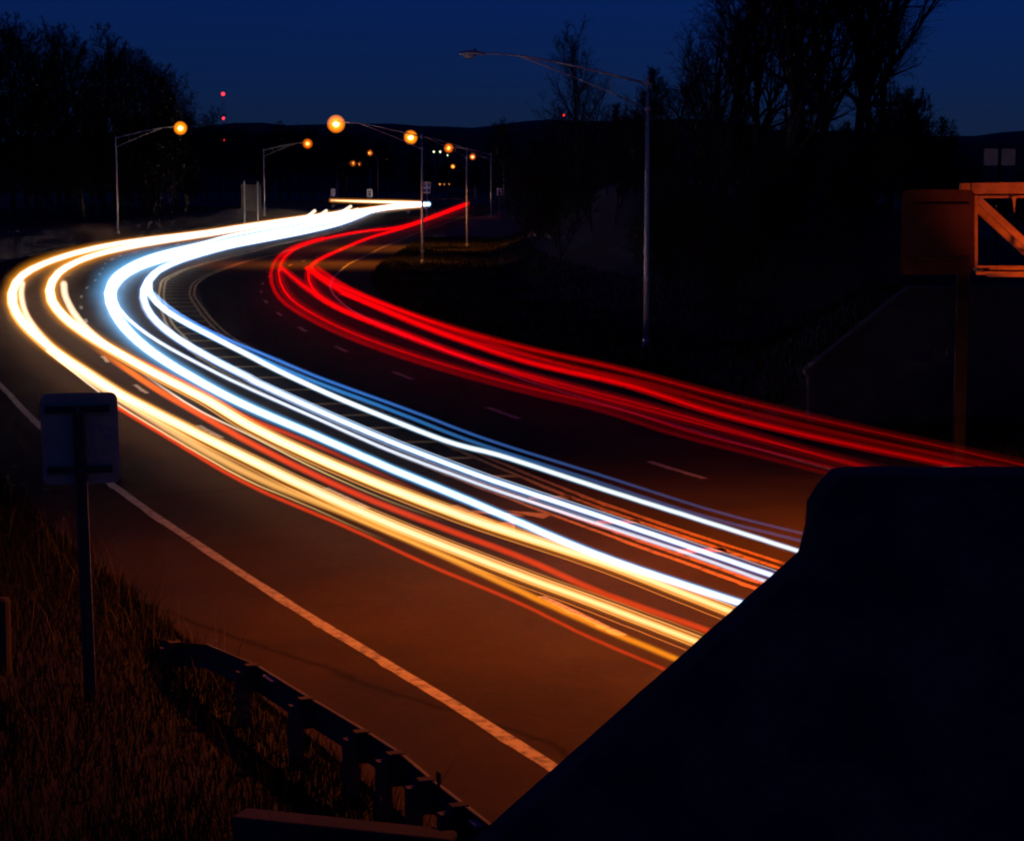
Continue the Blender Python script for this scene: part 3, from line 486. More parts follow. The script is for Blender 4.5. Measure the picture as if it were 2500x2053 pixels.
'R5':(0.85,[(-9.54,117.02),(-8.58,112.41),(-7.7,108.14),(-6.87,104.17),(-6.11,100.46),(-5.46,97.26),(-4.78,93.93),(-4.16,90.8),(-3.57,87.9),(-3.02,85.25),(-2.5,82.87),(-2.01,80.76),(-1.55,78.89),(-1.1,77.22),(-0.71,75.83),(-0.3,74.41),(0.1,73.07),(0.49,71.78),(0.86,70.54),(1.22,69.33),(1.57,68.17),(1.91,67.06),(2.23,65.98),(2.52,65.04),(2.83,64.03),(3.13,63.04),(3.42,62.08),(3.7,61.14),(3.97,60.22),(4.23,59.32),(4.48,58.45),(4.73,57.6),(4.97,56.78),(5.18,56.06),(5.41,55.3),(5.64,54.57),(5.86,53.88),(6.08,53.21),(6.29,52.57),(6.5,51.96),(6.71,51.36),(6.91,50.78),(7.09,50.26),(7.28,49.69),(7.47,49.13),(7.65,48.59),(7.83,48.05),(8,47.52),(8.17,47),(8.34,46.49),(8.5,46),(8.64,45.56),(8.8,45.08),(8.95,44.61),(9.1,44.15),(9.25,43.7)]),
'R6':(1,[(-14.87,153.29),(-12.54,137.32),(-10.74,126.03),(-9.27,117.68),(-8.01,110.93),(-7,105.71),(-6,100.73),(-5.09,96.34),(-4.26,92.42),(-3.49,88.89),(-2.79,85.74),(-2.13,82.94),(-1.51,80.43),(-0.93,78.19),(-0.43,76.33),(0.1,74.46),(0.6,72.74),(1.09,71.17),(1.55,69.73),(2,68.4),(2.44,67.13),(2.85,65.87),(3.25,64.59),(3.59,63.41),(3.95,62.11),(4.29,60.83),(4.62,59.57),(4.93,58.36),(5.23,57.21),(5.52,56.12),(5.81,55.09),(6.08,54.13),(6.35,53.21),(6.59,52.41),(6.85,51.57),(7.1,50.77),(7.34,50),(7.58,49.26),(7.82,48.56),(8.05,47.89),(8.27,47.24),(8.49,46.61),(8.68,46.05),(8.89,45.45),(9.09,44.86),(9.29,44.27),(9.48,43.7),(9.66,43.15),(9.84,42.6),(10.02,42.08),(10.19,41.56),(10.34,41.11),(10.51,40.62),(10.67,40.15),(10.83,39.69),(10.98,39.23)]),
'h1':(0.7,[(-38.83,412.12),(-37.55,394.29),(-36.58,380.14),(-35.87,368.75),(-35.49,360.76),(-35.38,355.28),(-35.42,351.32),(-35.54,348.1),(-35.68,345.13),(-35.77,341.78)]),
'h2':(0.7,[(-36.56,412.12),(-35.62,397.24),(-34.84,384.61),(-34.33,374.9),(-34.05,367.77),(-33.95,362.45),(-33.95,358.26),(-34.01,354.6),(-34.07,351.16),(-34.11,347.46)]),
'h3':(0.7,[(-35.95,466.66),(-35.04,449.53),(-34.17,433.42),(-33.39,418.58),(-32.76,406.01),(-32.32,395.76),(-32.11,388.44),(-32.1,383.37),(-32.11,378.83),(-32.1,374.08)]),
'h4':(0.7,[(-31.54,427.25),(-31.29,420.86),(-31.06,414.74),(-30.83,408.71),(-30.61,402.94),(-30.4,397.24),(-30.19,391.79),(-30.04,387.14),(-29.93,383.01),(-29.82,378.91)]),
}
# ------------------------------------------------------------------ light trails of the traffic
VEIL = 0.8
PXM = 4300.0     # bloom put into the tube thickness: radius grows with distance
def trail_mats(name, vol):
    core = bpy.data.materials.new(name + '_core'); core.use_nodes = True
    nt = core.node_tree; nt.nodes.clear()
    o = nt.nodes.new('ShaderNodeOutputMaterial'); e = nt.nodes.new('ShaderNodeEmission'); a = nt.nodes.new('ShaderNodeAttribute')
    a.attribute_name = 'light'
    tr_ = nt.nodes.new('ShaderNodeBsdfTransparent'); ad = nt.nodes.new('ShaderNodeAddShader')   # light adds up and casts no shadow
    nt.links.new(a.outputs['Color'], e.inputs[0]); nt.links.new(e.outputs[0], ad.inputs[0]); nt.links.new(tr_.outputs[0], ad.inputs[1])
    nt.links.new(ad.outputs[0], o.inputs['Surface'])
    e.inputs[1].default_value = 0.5
    return core
CORE = trail_mats('trail', None)
def extend(p, n0, n1):
    """run a track on in a straight line at its far (n0) and near (n1) end, metres"""
    p = [np.array(q, float) for q in p]
    if n0: d = p[0] - p[1]; p.insert(0, p[0] + d / np.linalg.norm(d) * n0)
    if n1: d = p[-1] - p[-3]; p.append(p[-1] + d / np.linalg.norm(d) * n1)
    return np.array(p)

def tube_np(pts, r, n=8, cols=None):
    t = np.gradient(pts, axis=0); t /= np.linalg.norm(t, axis=1)[:, None]
    u = np.cross(t, [0, 0, 1.]); u /= np.linalg.norm(u, axis=1)[:, None]
    v = np.cross(u, t)
    an = np.arange(n) * 2 * np.pi / n
    ring = pts[:, None] + r[:, None, None] * (np.cos(an)[None, :, None] * u[:, None] + np.sin(an)[None, :, None] * v[:, None])
    m = len(pts)
    V = np.concatenate([ring.reshape(-1, 3), pts[:1] - t[:1] * r[0] * .6, pts[-1:] + t[-1:] * r[-1] * .6])
    F = [(i * n + k, i * n + (k + 1) % n, (i + 1) * n + (k + 1) % n, (i + 1) * n + k) for i in range(m - 1) for k in range(n)]
    F += [(m * n, (k + 1) % n, k, k) for k in range(0)]
    cap0 = [(m * n, (k + 1) % n, k) for k in range(n)]
    cap1 = [(m * n + 1, (m - 1) * n + k, (m - 1) * n + (k + 1) % n) for k in range(n)]
    return V, F + cap0 + cap1

def trail(key, label, cols, wpx, sleeve=None, spx=None, n0=0, n1=0, dx=0.0, dh=0.0, far=1.0, lo=None, hi=None, cat='light trail', group=None, strands=(), thin=1.0):
    """cols: [(Y, rgb, strength)...] along the trail; wpx: half-thickness at (near, far)"""
    h, p = TRACK[key]
    p = extend(p, n0, n1)
    if lo is not None: p = p[p[:, 1] >= lo]
    if hi is not None: p = p[p[:, 1] <= hi]
    y = p[:, 1]
    tt = np.gradient(p, axis=0); tt /= np.linalg.norm(tt, axis=1)[:, None]
    pts = np.stack([p[:, 0] - tt[:, 1] * dx, y + tt[:, 0] * dx, grade(y) + h + dh], -1)
    wy = np.interp(y, [w[0] for w in wpx], [w[1] for w in wpx])
    r = thin * wy * np.hypot(y, p[:, 0]) / PXM
    o = empty('light_trail', tuple(pts[len(pts) // 2] * [1, 1, 0] + [0, 0, float(grade(pts[len(pts) // 2][1]))]))
    tag(o, label, cat, group)
    org = np.array(o.location)
    cy = [c[0] for c in cols]
    def streak(off, dz_, fac, tint, gain):
        """one strand: nested veils so that it is brightest along its middle"""
        pp = np.stack([pts[:, 0] - tt[:, 1] * off, pts[:, 1] + tt[:, 0] * off, pts[:, 2] + dz_], -1) - org
        vv, ff, n_ = [], [], 0
        for q in ((.5, .8, 1.05, 1.3) if fac > .4 else (.6, 1.2)):
            V, F = tube_np(pp, r * q * fac, 8)
            vv.append(V); ff += [tuple(i + n_ for i in face) for face in F]; n_ += len(V)
        V = np.concatenate(vv)
        me = bpy.data.meshes.new('streak'); me.from_pydata(V.tolist(), [], ff); me.update()
        me.polygons.foreach_set('use_smooth', [True] * len(me.polygons))
        at = me.attributes.new('light', 'FLOAT_COLOR', 'POINT')
        vy = V[:, 1] + org[1]
        cc = np.stack([np.interp(vy, cy, [c[1][k] * c[2] for c in cols]) * tint[k] * gain / (3.2 if fac > .4 else 1.8) for k in range(3)] + [np.ones(len(vy))], -1)
        at.data.foreach_set('color', cc.astype(np.float32).ravel())
        me.materials.append(CORE)
        link('streak', me, o)
    streak(0, 0, 1.0, (1, 1, 1), 1.0)
    for s_ in strands: streak(*s_)
    if sleeve:
        # the blurred rim of the streak: thin nested veils of light, fainter outwards
        ry = np.interp(y, [w[0] for w in spx], [w[1] for w in spx]) * np.hypot(y, p[:, 0]) / PXM
        nv = {'C': 12, 'A': 8, 'B': 8, 'E': 7, 'F': 5}.get(key, 4)
        fr = ((np.arange(nv) + 1) / nv) ** 1.35
        wt = (1.02 - np.r_[0, fr[:-1]]) ** 1.6; wt /= wt.sum()
        vv, ff, ww, n_ = [], [], [], 0
        for f_, w_ in zip(fr, wt):
            V, F = tube_np(pts - org, r + np.maximum(ry - r, .01) * f_, 10)
            vv.append(V); ff += [tuple(i + n_ for i in face) for face in F]; n_ += len(V); ww.append(np.full(len(V), w_))
        V = np.concatenate(vv)
        me = bpy.data.meshes.new('soft_edge'); me.from_pydata(V.tolist(), [], ff); me.update()
        me.polygons.foreach_set('use_smooth', [True] * len(me.polygons))
        at = me.attributes.new('light', 'FLOAT_COLOR', 'POINT')
        st = np.interp(V[:, 1] + org[1], cy, [min(1.0, c[2] * max(c[1])) for c in cols]) * np.concatenate(ww)
        cc = np.concatenate([np.outer(st, np.array(sleeve[:3]) * sleeve[3] * VEIL), np.ones((len(V), 1))], 1)
        at.data.foreach_set('color', cc.astype(np.float32).ravel())
        me.materials.append(CORE)
        link('soft_edge', me, o)
    return o

CREAM, GOLD, WHITE, ICE = (1, .86, .68), (1, .66, .36), (1, .98, .95), (.90, .97, 1)
AMB, RED, ORG, BLUE = (1, .33, .008), (1, .0, .0), (1, .055, .003), (.05, .22, .72)
y1 = [(20, 5.5), (40, 6.5), (60, 6.2), (120, 7), (170, 5), (250, 3.6), (400, 3), (520, 2.8), (575, 1.3)]
s1 = [(20, 19), (40, 19), (60, 19), (90, 24), (125, 28), (180, 20), (250, 10), (600, 7)]
ysl = (1, .33, .012, 1.25)
gold = [(20, (.9, .52, .2), .75), (30, GOLD, .85), (45, CREAM, 1.0), (75, CREAM, 1.25), (120, (1, .93, .78), 1.7), (300, WHITE, 1.8), (530, CREAM, 1.5), (572, GOLD, .5)]
GS = [(.15, .02, .28, (1, .8, .5), .8), (-.17, .0, .22, (1, .7, .35), .9), (-.25, -.05, .16, (1, .5, .15), .8), (.24, .03, .14, (1, .6, .2), .6)]
WS = [(.17, .03, .2, (.8, .9, 1), .5), (-.20, -.02, .16, (.5, .62, .9), .45)]
G1 = 'headlight trails of the oncoming traffic'
G2 = 'tail light trails of the traffic driving away'
trail('A', 'outermost golden headlight trail sweeping round the left bend', gold, y1, ysl, s1, 0, 14, group=G1, strands=GS)
trail('B', 'inner golden headlight trail beside the dashed lane line', gold, y1, ysl, s1, 0, 14, group=G1, strands=GS)
trail('C', 'broad blue-white headlight trail, brightest in the bend', [(20, ICE, .95), (45, ICE, 1.15), (60, ICE, 1.5), (120, WHITE, 2.6), (300, WHITE, 2.4), (600, WHITE, 2)],
      [(20, 5.5), (60, 6.5), (90, 8), (125, 10), (200, 6.5), (300, 4.2), (600, 3)], (.16, .50, .95, 1.5), [(20, 12), (50, 15), (75, 30), (100, 48), (125, 60), (160, 46), (220, 22), (300, 10), (600, 7)], 0, 14, group=G1)
trail('C2', 'white headlight trail along the outside of the far curve', [(139, ICE, 0), (170, WHITE, 1.3), (600, WHITE, 1.6)], [(20, 3), (140, 3.2), (250, 2.6), (600, 2.4)], (.25, .6, 1, .4), [(20, 7), (140, 9), (600, 6)], group=G1)
trail('D', 'thin grey-white headlight trail left of the centre pair', [(20, (.8, .82, .88), .6), (60, (.92, .95, 1), .85), (105, WHITE, 1.2), (131, WHITE, 0)], [(20, 3.6), (60, 3), (130, 3)], (.15, .4, .9, .3), [(20, 8), (60, 8), (130, 8)], 0, 14, group=G1)
trail('E', 'straight blue-white headlight trail in the inner lane', [(20, ICE, .9), (45, ICE, 1.15), (60, ICE, 1.4), (120, WHITE, 2), (600, WHITE, 2)], [(20, 4.6), (60, 4.6), (120, 5), (250, 3.6), (600, 3)],
      (.10, .38, 1, .8), [(20, 10), (60, 12), (120, 15), (250, 10), (600, 7)], 0, 14, group=G1, strands=WS)
trail('F', 'pale green-white headlight trail closest to the median hatching', [(20, (.85, 1, .95), .65), (60, (.94, 1, .92), 1.1), (120, WHITE, 1.7), (150, WHITE, 1.2), (178, WHITE, 0)], [(20, 4), (60, 4.5), (120, 5), (200, 3)],
      (.15, .42, .8, .5), [(20, 8), (60, 9), (120, 12), (200, 8)], 0, 14, group=G1)
trail('G', 'dark blue double light trail along the median, upper strand', [(20, (.10, .13, .30), .10), (40, (.08, .15, .42), .22), (60, BLUE, .55), (90, BLUE, .95), (130, (.3, .6, 1), .9)], [(20, 2.4), (60, 3), (130, 3)], (.02, .10, .5, .35), [(20, 4), (60, 6), (130, 6)], group=G1, n1=12)
trail('G', 'dark blue double light trail along the median, lower strand', [(20, (.10, .13, .30), .08), (40, (.06, .15, .42), .25), (60, (.03, .22, .62), .7), (90, (.04, .28, .75), 1.0), (130, (.3, .6, 1), .9)], [(20, 3), (60, 4), (130, 3.5)], group=G1, n1=12, dx=-.40, dh=-.02)
trail('A2', 'short golden streak beginning inside the outermost trail', [(79, CREAM, 0), (90, CREAM, .9), (140, CREAM, .8)], [(60, 3), (100, 5), (140, 5)], (1, .42, .05, .5), [(60, 7), (140, 10)], group=G1)
trail('B2', 'short golden streak beginning inside the second golden trail', [(72, CREAM, 0), (84, CREAM, .9), (140, CREAM, .8)], [(60, 4), (100, 6), (140, 6)], (1, .42, .05, .5), [(60, 7), (140, 10)], group=G1)
trail('amb', 'amber light trail running under the outermost golden one', [(20, AMB, .40), (30, AMB, .5), (38, (1, .5, .1), .5), (50, (1, .62, .22), .6), (75, CREAM, .7)], [(20, 5), (35, 6), (50, 7.5), (80, 5)], (1, .26, .01, .5), [(20, 11), (50, 13), (80, 9)], 0, 12, group=G1)
trail('thin', 'hair-thin cream light trail along the outer golden band', [(30, AMB, .0), (35, AMB, .0), (44, (1, .6, .2), .8), (80, CREAM, 1.0)], [(20, 1.7), (80, 1.7)], group=G1)
trail('or1', 'dull red-orange light trail nearest the road shoulder', [(20, ORG, .18), (35, ORG, .38), (60, ORG, .6)], [(20, 3), (60, 4)], (1, .05, .002, .25), [(20, 8), (60, 8)], 0, 12, group=G1)
trail('or2', 'red-orange light trail between the two golden bands', [(20, ORG, .32), (40, ORG, .5), (55, (1, .10, .004), .75), (66, (1, .2, .01), .8), (77, AMB, 0)], [(20, 6), (60, 6), (80, 4)], (1, .05, .002, .2), [(20, 10), (80, 8)], 0, 12, group=G1)
trail('or3', 'red-orange light trail above the second golden band', [(30, ORG, 0), (39, ORG, 0), (50, ORG, .42), (70, ORG, .6), (78, ORG, 0)], [(30, 3), (80, 5)], (1, .05, .002, .2), [(30, 7), (80, 9)], group=G1)
trail('thin2', 'hair-thin cream light trail below the second golden band', [(30, AMB, 0), (36, AMB, .0), (44, (1, .6, .2), .7), (58, CREAM, .9), (66, CREAM, 0)], [(20, 1.7), (80, 1.7)], group=G1)
hook = ['short hooked golden streak above the far curve, leftmost of three', 'short hooked pale streak above the far curve, middle of three', 'short hooked golden streak above the far curve, rightmost of three', 'tiny hooked white streak on the far curve']
for k, t in zip(('h1', 'h2', 'h3', 'h4'), hook):
    trail(k, t, [(300, CREAM, 1.6), (500, CREAM, 1.3)], [(300, 3), (500, 2.6)], (1, .45, .06, .2), [(300, 6), (500, 5)], group=G1)
rs = (1, .0, .0, .22)
RS = [(.20, .02, .35, (1, 1, 1), .55), (-.22, -.02, .30, (1, 1, 1), .5), (.36, .03, .22, (1, 1, 1), .35)]
trail('R1', 'lowest red tail light trail, sweeping widest round the bend', [(30, RED, 0.062), (45, RED, 0.112), (60, RED, 0.217), (80, RED, 0.45), (120, RED, 0.81), (300, RED, 0.8), (600, RED, 1)], [(30, 3.5), (80, 3.6), (150, 3.4), (300, 3.2), (600, 3.2)], rs, [(30, 8), (150, 8), (600, 7)], 10, 10, group=G2, strands=RS, thin=.62)
trail('R2', 'red tail light trail rounding the bend inside the lowest one', [(30, RED, 0.0992), (45, RED, 0.155), (60, RED, 0.248), (80, RED, 0.6), (150, RED, 0.9), (600, RED, 1)], [(30, 3.5), (80, 3.6), (150, 4), (300, 3.2), (600, 3.2)], rs, [(30, 8), (150, 9), (600, 7)], 10, 10, group=G2, strands=RS, thin=.62)
trail('R3', 'red tail light trail crossing from the outer to the middle band', [(30, RED, 0.0868), (45, RED, 0.136), (60, RED, 0.248), (90, RED, 0.675), (120, RED, 0.81)], [(30, 3.5), (80, 4.5), (160, 4)], rs, [(30, 8), (150, 9)], 0, 10, group=G2, strands=RS, thin=.62)
trail('R4', 'broad bright red tail light trail in the middle of the band', [(30, RED, 0.155), (45, RED, 0.248), (60, RED, 0.496), (120, RED, 0.855)], [(30, 5), (60, 5.5), (110, 4.5), (160, 4)], rs, [(30, 10), (160, 9)], 0, 10, group=G2, strands=RS, thin=.62)
trail('R5', 'dark red tail light trail just above the broad bright one', [(30, RED, 0.031), (45, RED, 0.0496), (60, RED, 0.0868), (85, RED, 0.375), (120, RED, 0.72)], [(30, 3), (80, 3), (120, 4)], (1, 0, 0, .08), [(30, 7), (120, 8)], 0, 8, group=G2, strands=RS, thin=.62)
trail('R6', 'topmost red tail light trail leaving the frame at the right', [(30, RED, 0.0744), (50, RED, 0.136), (80, RED, 0.413), (150, RED, 0.9)], [(30, 4), (80, 4), (150, 4)], (1, 0, 0, .12), [(30, 9), (150, 9)], 0, 8, group=G2, strands=RS, thin=.62)
trail('R1', 'faint dark red trail filling the gap above the lowest one', [(30, RED, 0.0372), (60, RED, 0.0744), (90, RED, 0.225), (150, RED, 0.45), (300, RED, 0.5)], [(30, 4), (100, 4), (300, 3)], None, None, 0, 8, dx=-.55, hi=260, group=G2)
trail('R4', 'faint dark red trail under the broad bright one', [(30, RED, 0.0496), (60, RED, 0.0868), (120, RED, 0.36)], [(30, 4), (160, 4)], None, None, 0, 8, dx=.8, group=G2)

# ------------------------------------------------------------------ street lamps
def copy_tree(o, parent=None):
    c = o.copy(); C.objects.link(c); c.parent = parent
    for ch in list(o.children):
        if ch.type != 'LIGHT': copy_tree(ch, c)
    return c

def make_lamp(lens_mat, lens_scale=1.0, halo=None):
    root = empty('street_lamp')
    p = MB(); p.tube([(0, 0, .06), (0, 0, 4), (0, 0, 11.05)], [.115, .10, .075], 12)
    p.build('pole', M['galv'], root, True)
    b = MB(); b.box((0, 0, .03), (.42, .42, .06)); b.tube([(0, 0, .06), (0, 0, .30), (0, 0, .34)], [.16, .15, .12], 12)
    for sx in (-1, 1):
        for sy in (-1, 1): b.tube([(sx * .16, sy * .16, .05), (sx * .16, sy * .16, .14)], .018, 6)
    b.build('base_plate', M['galv'], root)
    MB().tube([(0, 0, 11.05), (0, 0, 11.12)], [.085, .05], 12).build('pole_cap', M['galv'], root)
    MB().box((0, -.105, .75), (.12, .02, .24)).build('hand_hole_cover', M['galv'], root)
    a = MB(); a.tube([(0.04, 0, 10.85), (1.5, 0, 11.22), (3.4, 0, 11.66), (5.0, 0, 11.95), (5.8, 0, 12.05), (6.9, 0, 12.09)], [.055, .052, .05, .045, .036, .032], 8)
    a.build('arm', M['galv'], root, True)
    MB().tube([(0.04, 0, 9.82), (1.5, 0, 10.48), (3.4, 0, 11.26), (4.6, 0, 11.72), (5.2, 0, 11.93)], .032, 8).build('arm_brace', M['galv'], root, True)
    MB().tube([(1.5, 0, 10.48), (1.5, 0, 11.22)], .026, 6).build('strut', M['galv'], root)
    for zc_ in (10.85, 9.82): MB().box((0, 0, zc_), (.22, .22, .12)).build('arm_clamp', M['galv'], root)
    h = MB(); h.ball((7.28, 0, 12.08), (.50, .19, .13), 14, 6, -0.35, 1.0)
    h.tube([(6.7, 0, 12.08), (6.95, 0, 12.08)], [.05, .07], 8)
    head = h.build('luminaire', M['galv'], root, True)
    if halo is None:
        MB().ball((7.36, 0, 12.03), (.26, .17, .17), 12, 6, -1.0, 0.15).build('lens', lens_mat, head, True)
    else:
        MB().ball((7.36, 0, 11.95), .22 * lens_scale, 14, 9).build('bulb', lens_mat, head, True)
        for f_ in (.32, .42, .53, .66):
            MB().ball((7.36, 0, 11.95), f_ * lens_scale, 16, 10).build('halo_shell', halo, head, True)  # glow around the bulb, built as nested orange emissive shells
    MB().tube([(7.12, 0, 12.2), (7.12, 0, 12.29)], [.045, .04], 8).build('photocell', M['dark'], head)
    return root

lamp_unlit = make_lamp(M['lens_off'])
lamp_lit = make_lamp(M['sodium'], 1.15, M['halo_shell'])
lamp_far = make_lamp(M['sodium_far'], 1.25, M['halo_shell_far'])
lamp_pale = make_lamp(M['pale'], 1.1, M['halo_shell_far'])
used = set()
def place_lamp(proto, x, y, face, label, z=None, power=0.0, col=(1.0, .28, .012), arm=1.0):
    o = proto if proto.name not in used else copy_tree(proto)
    used.add(proto.name)
    if z is None: z = float(land(x, y))
    o.location = (x, y, z); o.rotation_euler = (0, 0, face)
    tag(o, label, 'street lamp', 'street lamps along the highway')
    if power:
        L = bpy.data.lights.new('sodium_light', 'SPOT'); L.energy = power; L.color = col; L.shadow_soft_size = .2
        L.spot_size = rad(125); L.spot_blend = 0.8
        lo = link('sodium_light', L, o, (7.36, 0, 11.1))
    return o
PI = math.pi
def tall(o, k):
    o.scale = (k, k, k)
    return o
place_lamp(lamp_unlit, 5.6, 86.9, PI, 'tall unlit street lamp on the right verge, arm reaching left')
tall(place_lamp(lamp_lit, -8.2, 191.3, PI, 'brightest lit street lamp, pole on the right verge by the curve', power=15000), 1.06)
place_lamp(lamp_lit, -5.3, 246, PI + .62, 'lit street lamp behind the brightest one on the right verge', power=13000)
tall(place_lamp(lamp_lit, -50.9, 270, 0.0, 'leftmost lit street lamp, on the left verge before dark trees', z=1.25, power=3500), 1.13)
tall(place_lamp(lamp_far, -44.0, 372, 0.0, 'lit street lamp on the left verge beside the large sign back', power=2500), 1.06)
place_lamp(lamp_far, -3.9, 388, PI, 'dim orange street lamp far along the right verge', power=1200)
place_lamp(lamp_pale, -2.0, 498, PI, 'pale yellow street lamp far along the right verge, rightmost of the far ones')
tall(place_lamp(lamp_lit, -12.4, 700, PI, 'bright street lamp at the far end of the road', z=3.4, power=2500), 1.0)
place_lamp(lamp_far, -50, 600, 1.03, 'left one of two orange lamps close together beyond the bend', z=2.4, power=600)
place_lamp(lamp_far, -50.2, 742, PI - 1.0, 'right one of two orange lamps close together beyond the bend', z=4.3, power=600)
tall(place_lamp(lamp_far, -39, 610, PI + 1.34, 'orange street lamp above the two close together', z=4.6, power=600), 1.12)

# ------------------------------------------------------------------ far lights
def far_light(x, y, z, r, mat, name, label, cat, group=None, pole=True, zg=None):
    o = empty(name, (x, y, 0)); g0 = float(land(x, y)) if zg is None else zg
    o.location.z = g0
    MB().ball((0, 0, z - g0), r, 10, 6).build('lamp_globe', mat, o, True)
    if pole:
        MB().tube([(0, 0, 0), (0, 0, z - g0 - r * .6)], [.12, .07], 6).build('pole', M['steel'], o)
        MB().tube([(0, 0, 0), (0, 0, .25)], .25, 8).build('base', M['concrete'], o)
    return tag(o, label, cat, group)
def at(px, py, d):
    return ((px - 1057) / 4300 * d, d, CAM_H + (400 - py) / 4300 * d)
FL = [(897, 315, 900, 1.9, 'pale', 'leftmost of the small pale lamps in the distance'), (910, 315, 900, 1.9, 'pale', 'second small pale lamp from the left in the distance'),
      (925, 322, 900, 1.4, 'pale', 'small pale lamp just above the far bright street lamp'), (800, 330, 850, 1.6, 'orange_dot', 'tiny orange lamp right of the far orange pair'),
      (909, 381, 760, 1.5, 'orange_dot', 'left of three tiny orange lamps low over the road'), (918, 381, 760, 2.0, 'orange_dot', 'middle of three tiny orange lamps low over the road'),
      (928, 381, 760, 1.3, 'orange_dot', 'right of three tiny orange lamps low over the road'), (1187, 363, 700, 1.7, 'cold', 'tiny cold lamp low in the dark trees, left one'),
      (1279, 370, 700, 1.6, 'cold', 'tiny cold lamp low in the dark trees, right one'), (1957, 367, 420, 2.6, 'orange_dot', 'small orange lamp above the sign on the steel truss'),
      (572, 305, 900, 1.0, 'orange_dot', 'faint orange lamp on the dark slope left of the brightest street lamp'), (872, 351, 1000, 1.2, 'pale', 'faint pale lamp under the second bright street lamp')]
for px, py, d, r, m, t in FL:
    x, y, z = at(px, py, d)
    far_light(x, y, z, r * d / 4300, M[m], 'distant_lamp', t, 'lamp', 'distant lamps')
for px, py, d, t in ((1577, 168, 2200, 'fainter of two white sky lights seen through the tall trees'), (1580, 240, 2200, 'brighter of two white sky lights seen through the tall trees')):
    x, y, z = at(px, py, d)
    far_light(x, y, z, 1.5 * d / 4300, M['cold'], 'sky_light', t, 'lamp', 'sky lights', zg=10)  # white dots in the sky, built as globes on added poles

def mast(px, py, d, lights, label):
    x, y, z = at(px, py, d)
    o = empty('radio_mast', (x, y, 6))
    H = z - 6
    f = MB(); n = 26
    for k in range(3):
        a = 2 * PI * k / 3
        f.tube([(.9 * math.cos(a), .9 * math.sin(a), 0), (.9 * math.cos(a), .9 * math.sin(a), H)], .06, 5)
    for i in range(n):
        for k in range(3):
            a, b = 2 * PI * k / 3, 2 * PI * (k + 1) / 3
            f.tube([(.9 * math.cos(a), .9 * math.sin(a), H * i / n), (.9 * math.cos(b), .9 * math.sin(b), H * (i + 1) / n)], .035, 4)
    f.build('lattice', M['steel'], o)
    for q, r in lights:
        zz = at(px, q, d)[2] - 6
        MB().ball((0, 0, zz), r * d / 4300, 10, 6).build('beacon', M['red_beacon'], o, True)
    return tag(o, label, 'mast')
mast(467, 198, 1500, [(198, 3.4), (247, 2.6), (291, 2.4)], 'lattice radio mast with three red beacons behind the left trees')
mast(1163, 241, 1700, [(241, 2.6)], 'lattice mast with a single red beacon behind the bare tree')

# ------------------------------------------------------------------ signs
def rounded(w, h, r, n=5):
    pts = []
    for cx, cz, a0 in ((w / 2 - r, h - r, 0), (-w / 2 + r, h - r, 90), (-w / 2 + r, r, 180), (w / 2 - r, r, 270)):
        for k in range(n + 1):
            a = rad(a0 + 90 * k / n)
            pts.append((cx + r * math.cos(a), 0, cz + r * math.sin(a)))
    return pts

# road sign on a single post in the left foreground, seen from behind
s = empty('road_sign', (-5.315, 25.8, 0), 0.05)
pl = MB(); pl.prism([(p[0], p[1], p[2] + 2.80) for p in rounded(.96, 1.14, .09)], (0, .006, 0))
s.rotation_euler = (0, rad(-1.2), .05)
pan = pl.build('panel', M['alu'], s)
MB().box((-.02, -.026, 3.74), (.80, .045, .085)).build('batten', M['dark'], pan)
MB().box((-.02, -.026, 2.98), (.80, .045, .085)).build('batten', M['dark'], pan)
pp = MB()
pp.add([(-.075, -.10, -.4), (-.045, -.10, -.4), (-.045, -.06, -.4), (.045, -.06, -.4), (.045, -.10, -.4), (.075, -.10, -.4), (.075, -.05, -.4), (-.075, -.05, -.4),
        (-.075, -.10, 3.78), (-.045, -.10, 3.78), (-.045, -.06, 3.78), (.045, -.06, 3.78), (.045, -.10, 3.78), (.075, -.10, 3.78), (.075, -.05, 3.78), (-.075, -.05, 3.78)],
       [(i, (i + 1) % 8, 8 + (i + 1) % 8, 8 + i) for i in range(8)] + [tuple(range(8, 16))])
pp.build('post', M['guard'], s)
for z in (2.98, 3.74):
    MB().tube([(0, -.12, z), (0, .01, z)], .014, 6).build('bolt', M['galv'], s)
tag(s, 'blank back of a square road sign on one post, left foreground', 'road sign')

# big sign on two posts at the left verge
x, y = -39.6, 318
zg = float(land(x, y))
s = empty('large_sign', (x, y, zg), 0.12)
z0, z1 = CAM_H - 36 / 4300 * y - zg, CAM_H + 26 / 4300 * y - zg
MB().prism([(p[0], p[1], p[2] + z0) for p in rounded(3.0, z1 - z0 - .5, .12)], (0, .05, 0)).build('panel', M['signgrey'], s)
for dx in (-1.0, 1.0):
    MB().box((dx, -.10, z1 / 2), (.16, .16, z1)).build('post', M['galv'], s)
for k in range(4):
    MB().box((0, -.02, z0 + .5 + k * 1.1), (2.8, .03, .1)).build('batten', M['signgrey'], s)
tag(s, 'large sign panel on two tall posts seen from behind, left verge', 'road sign')

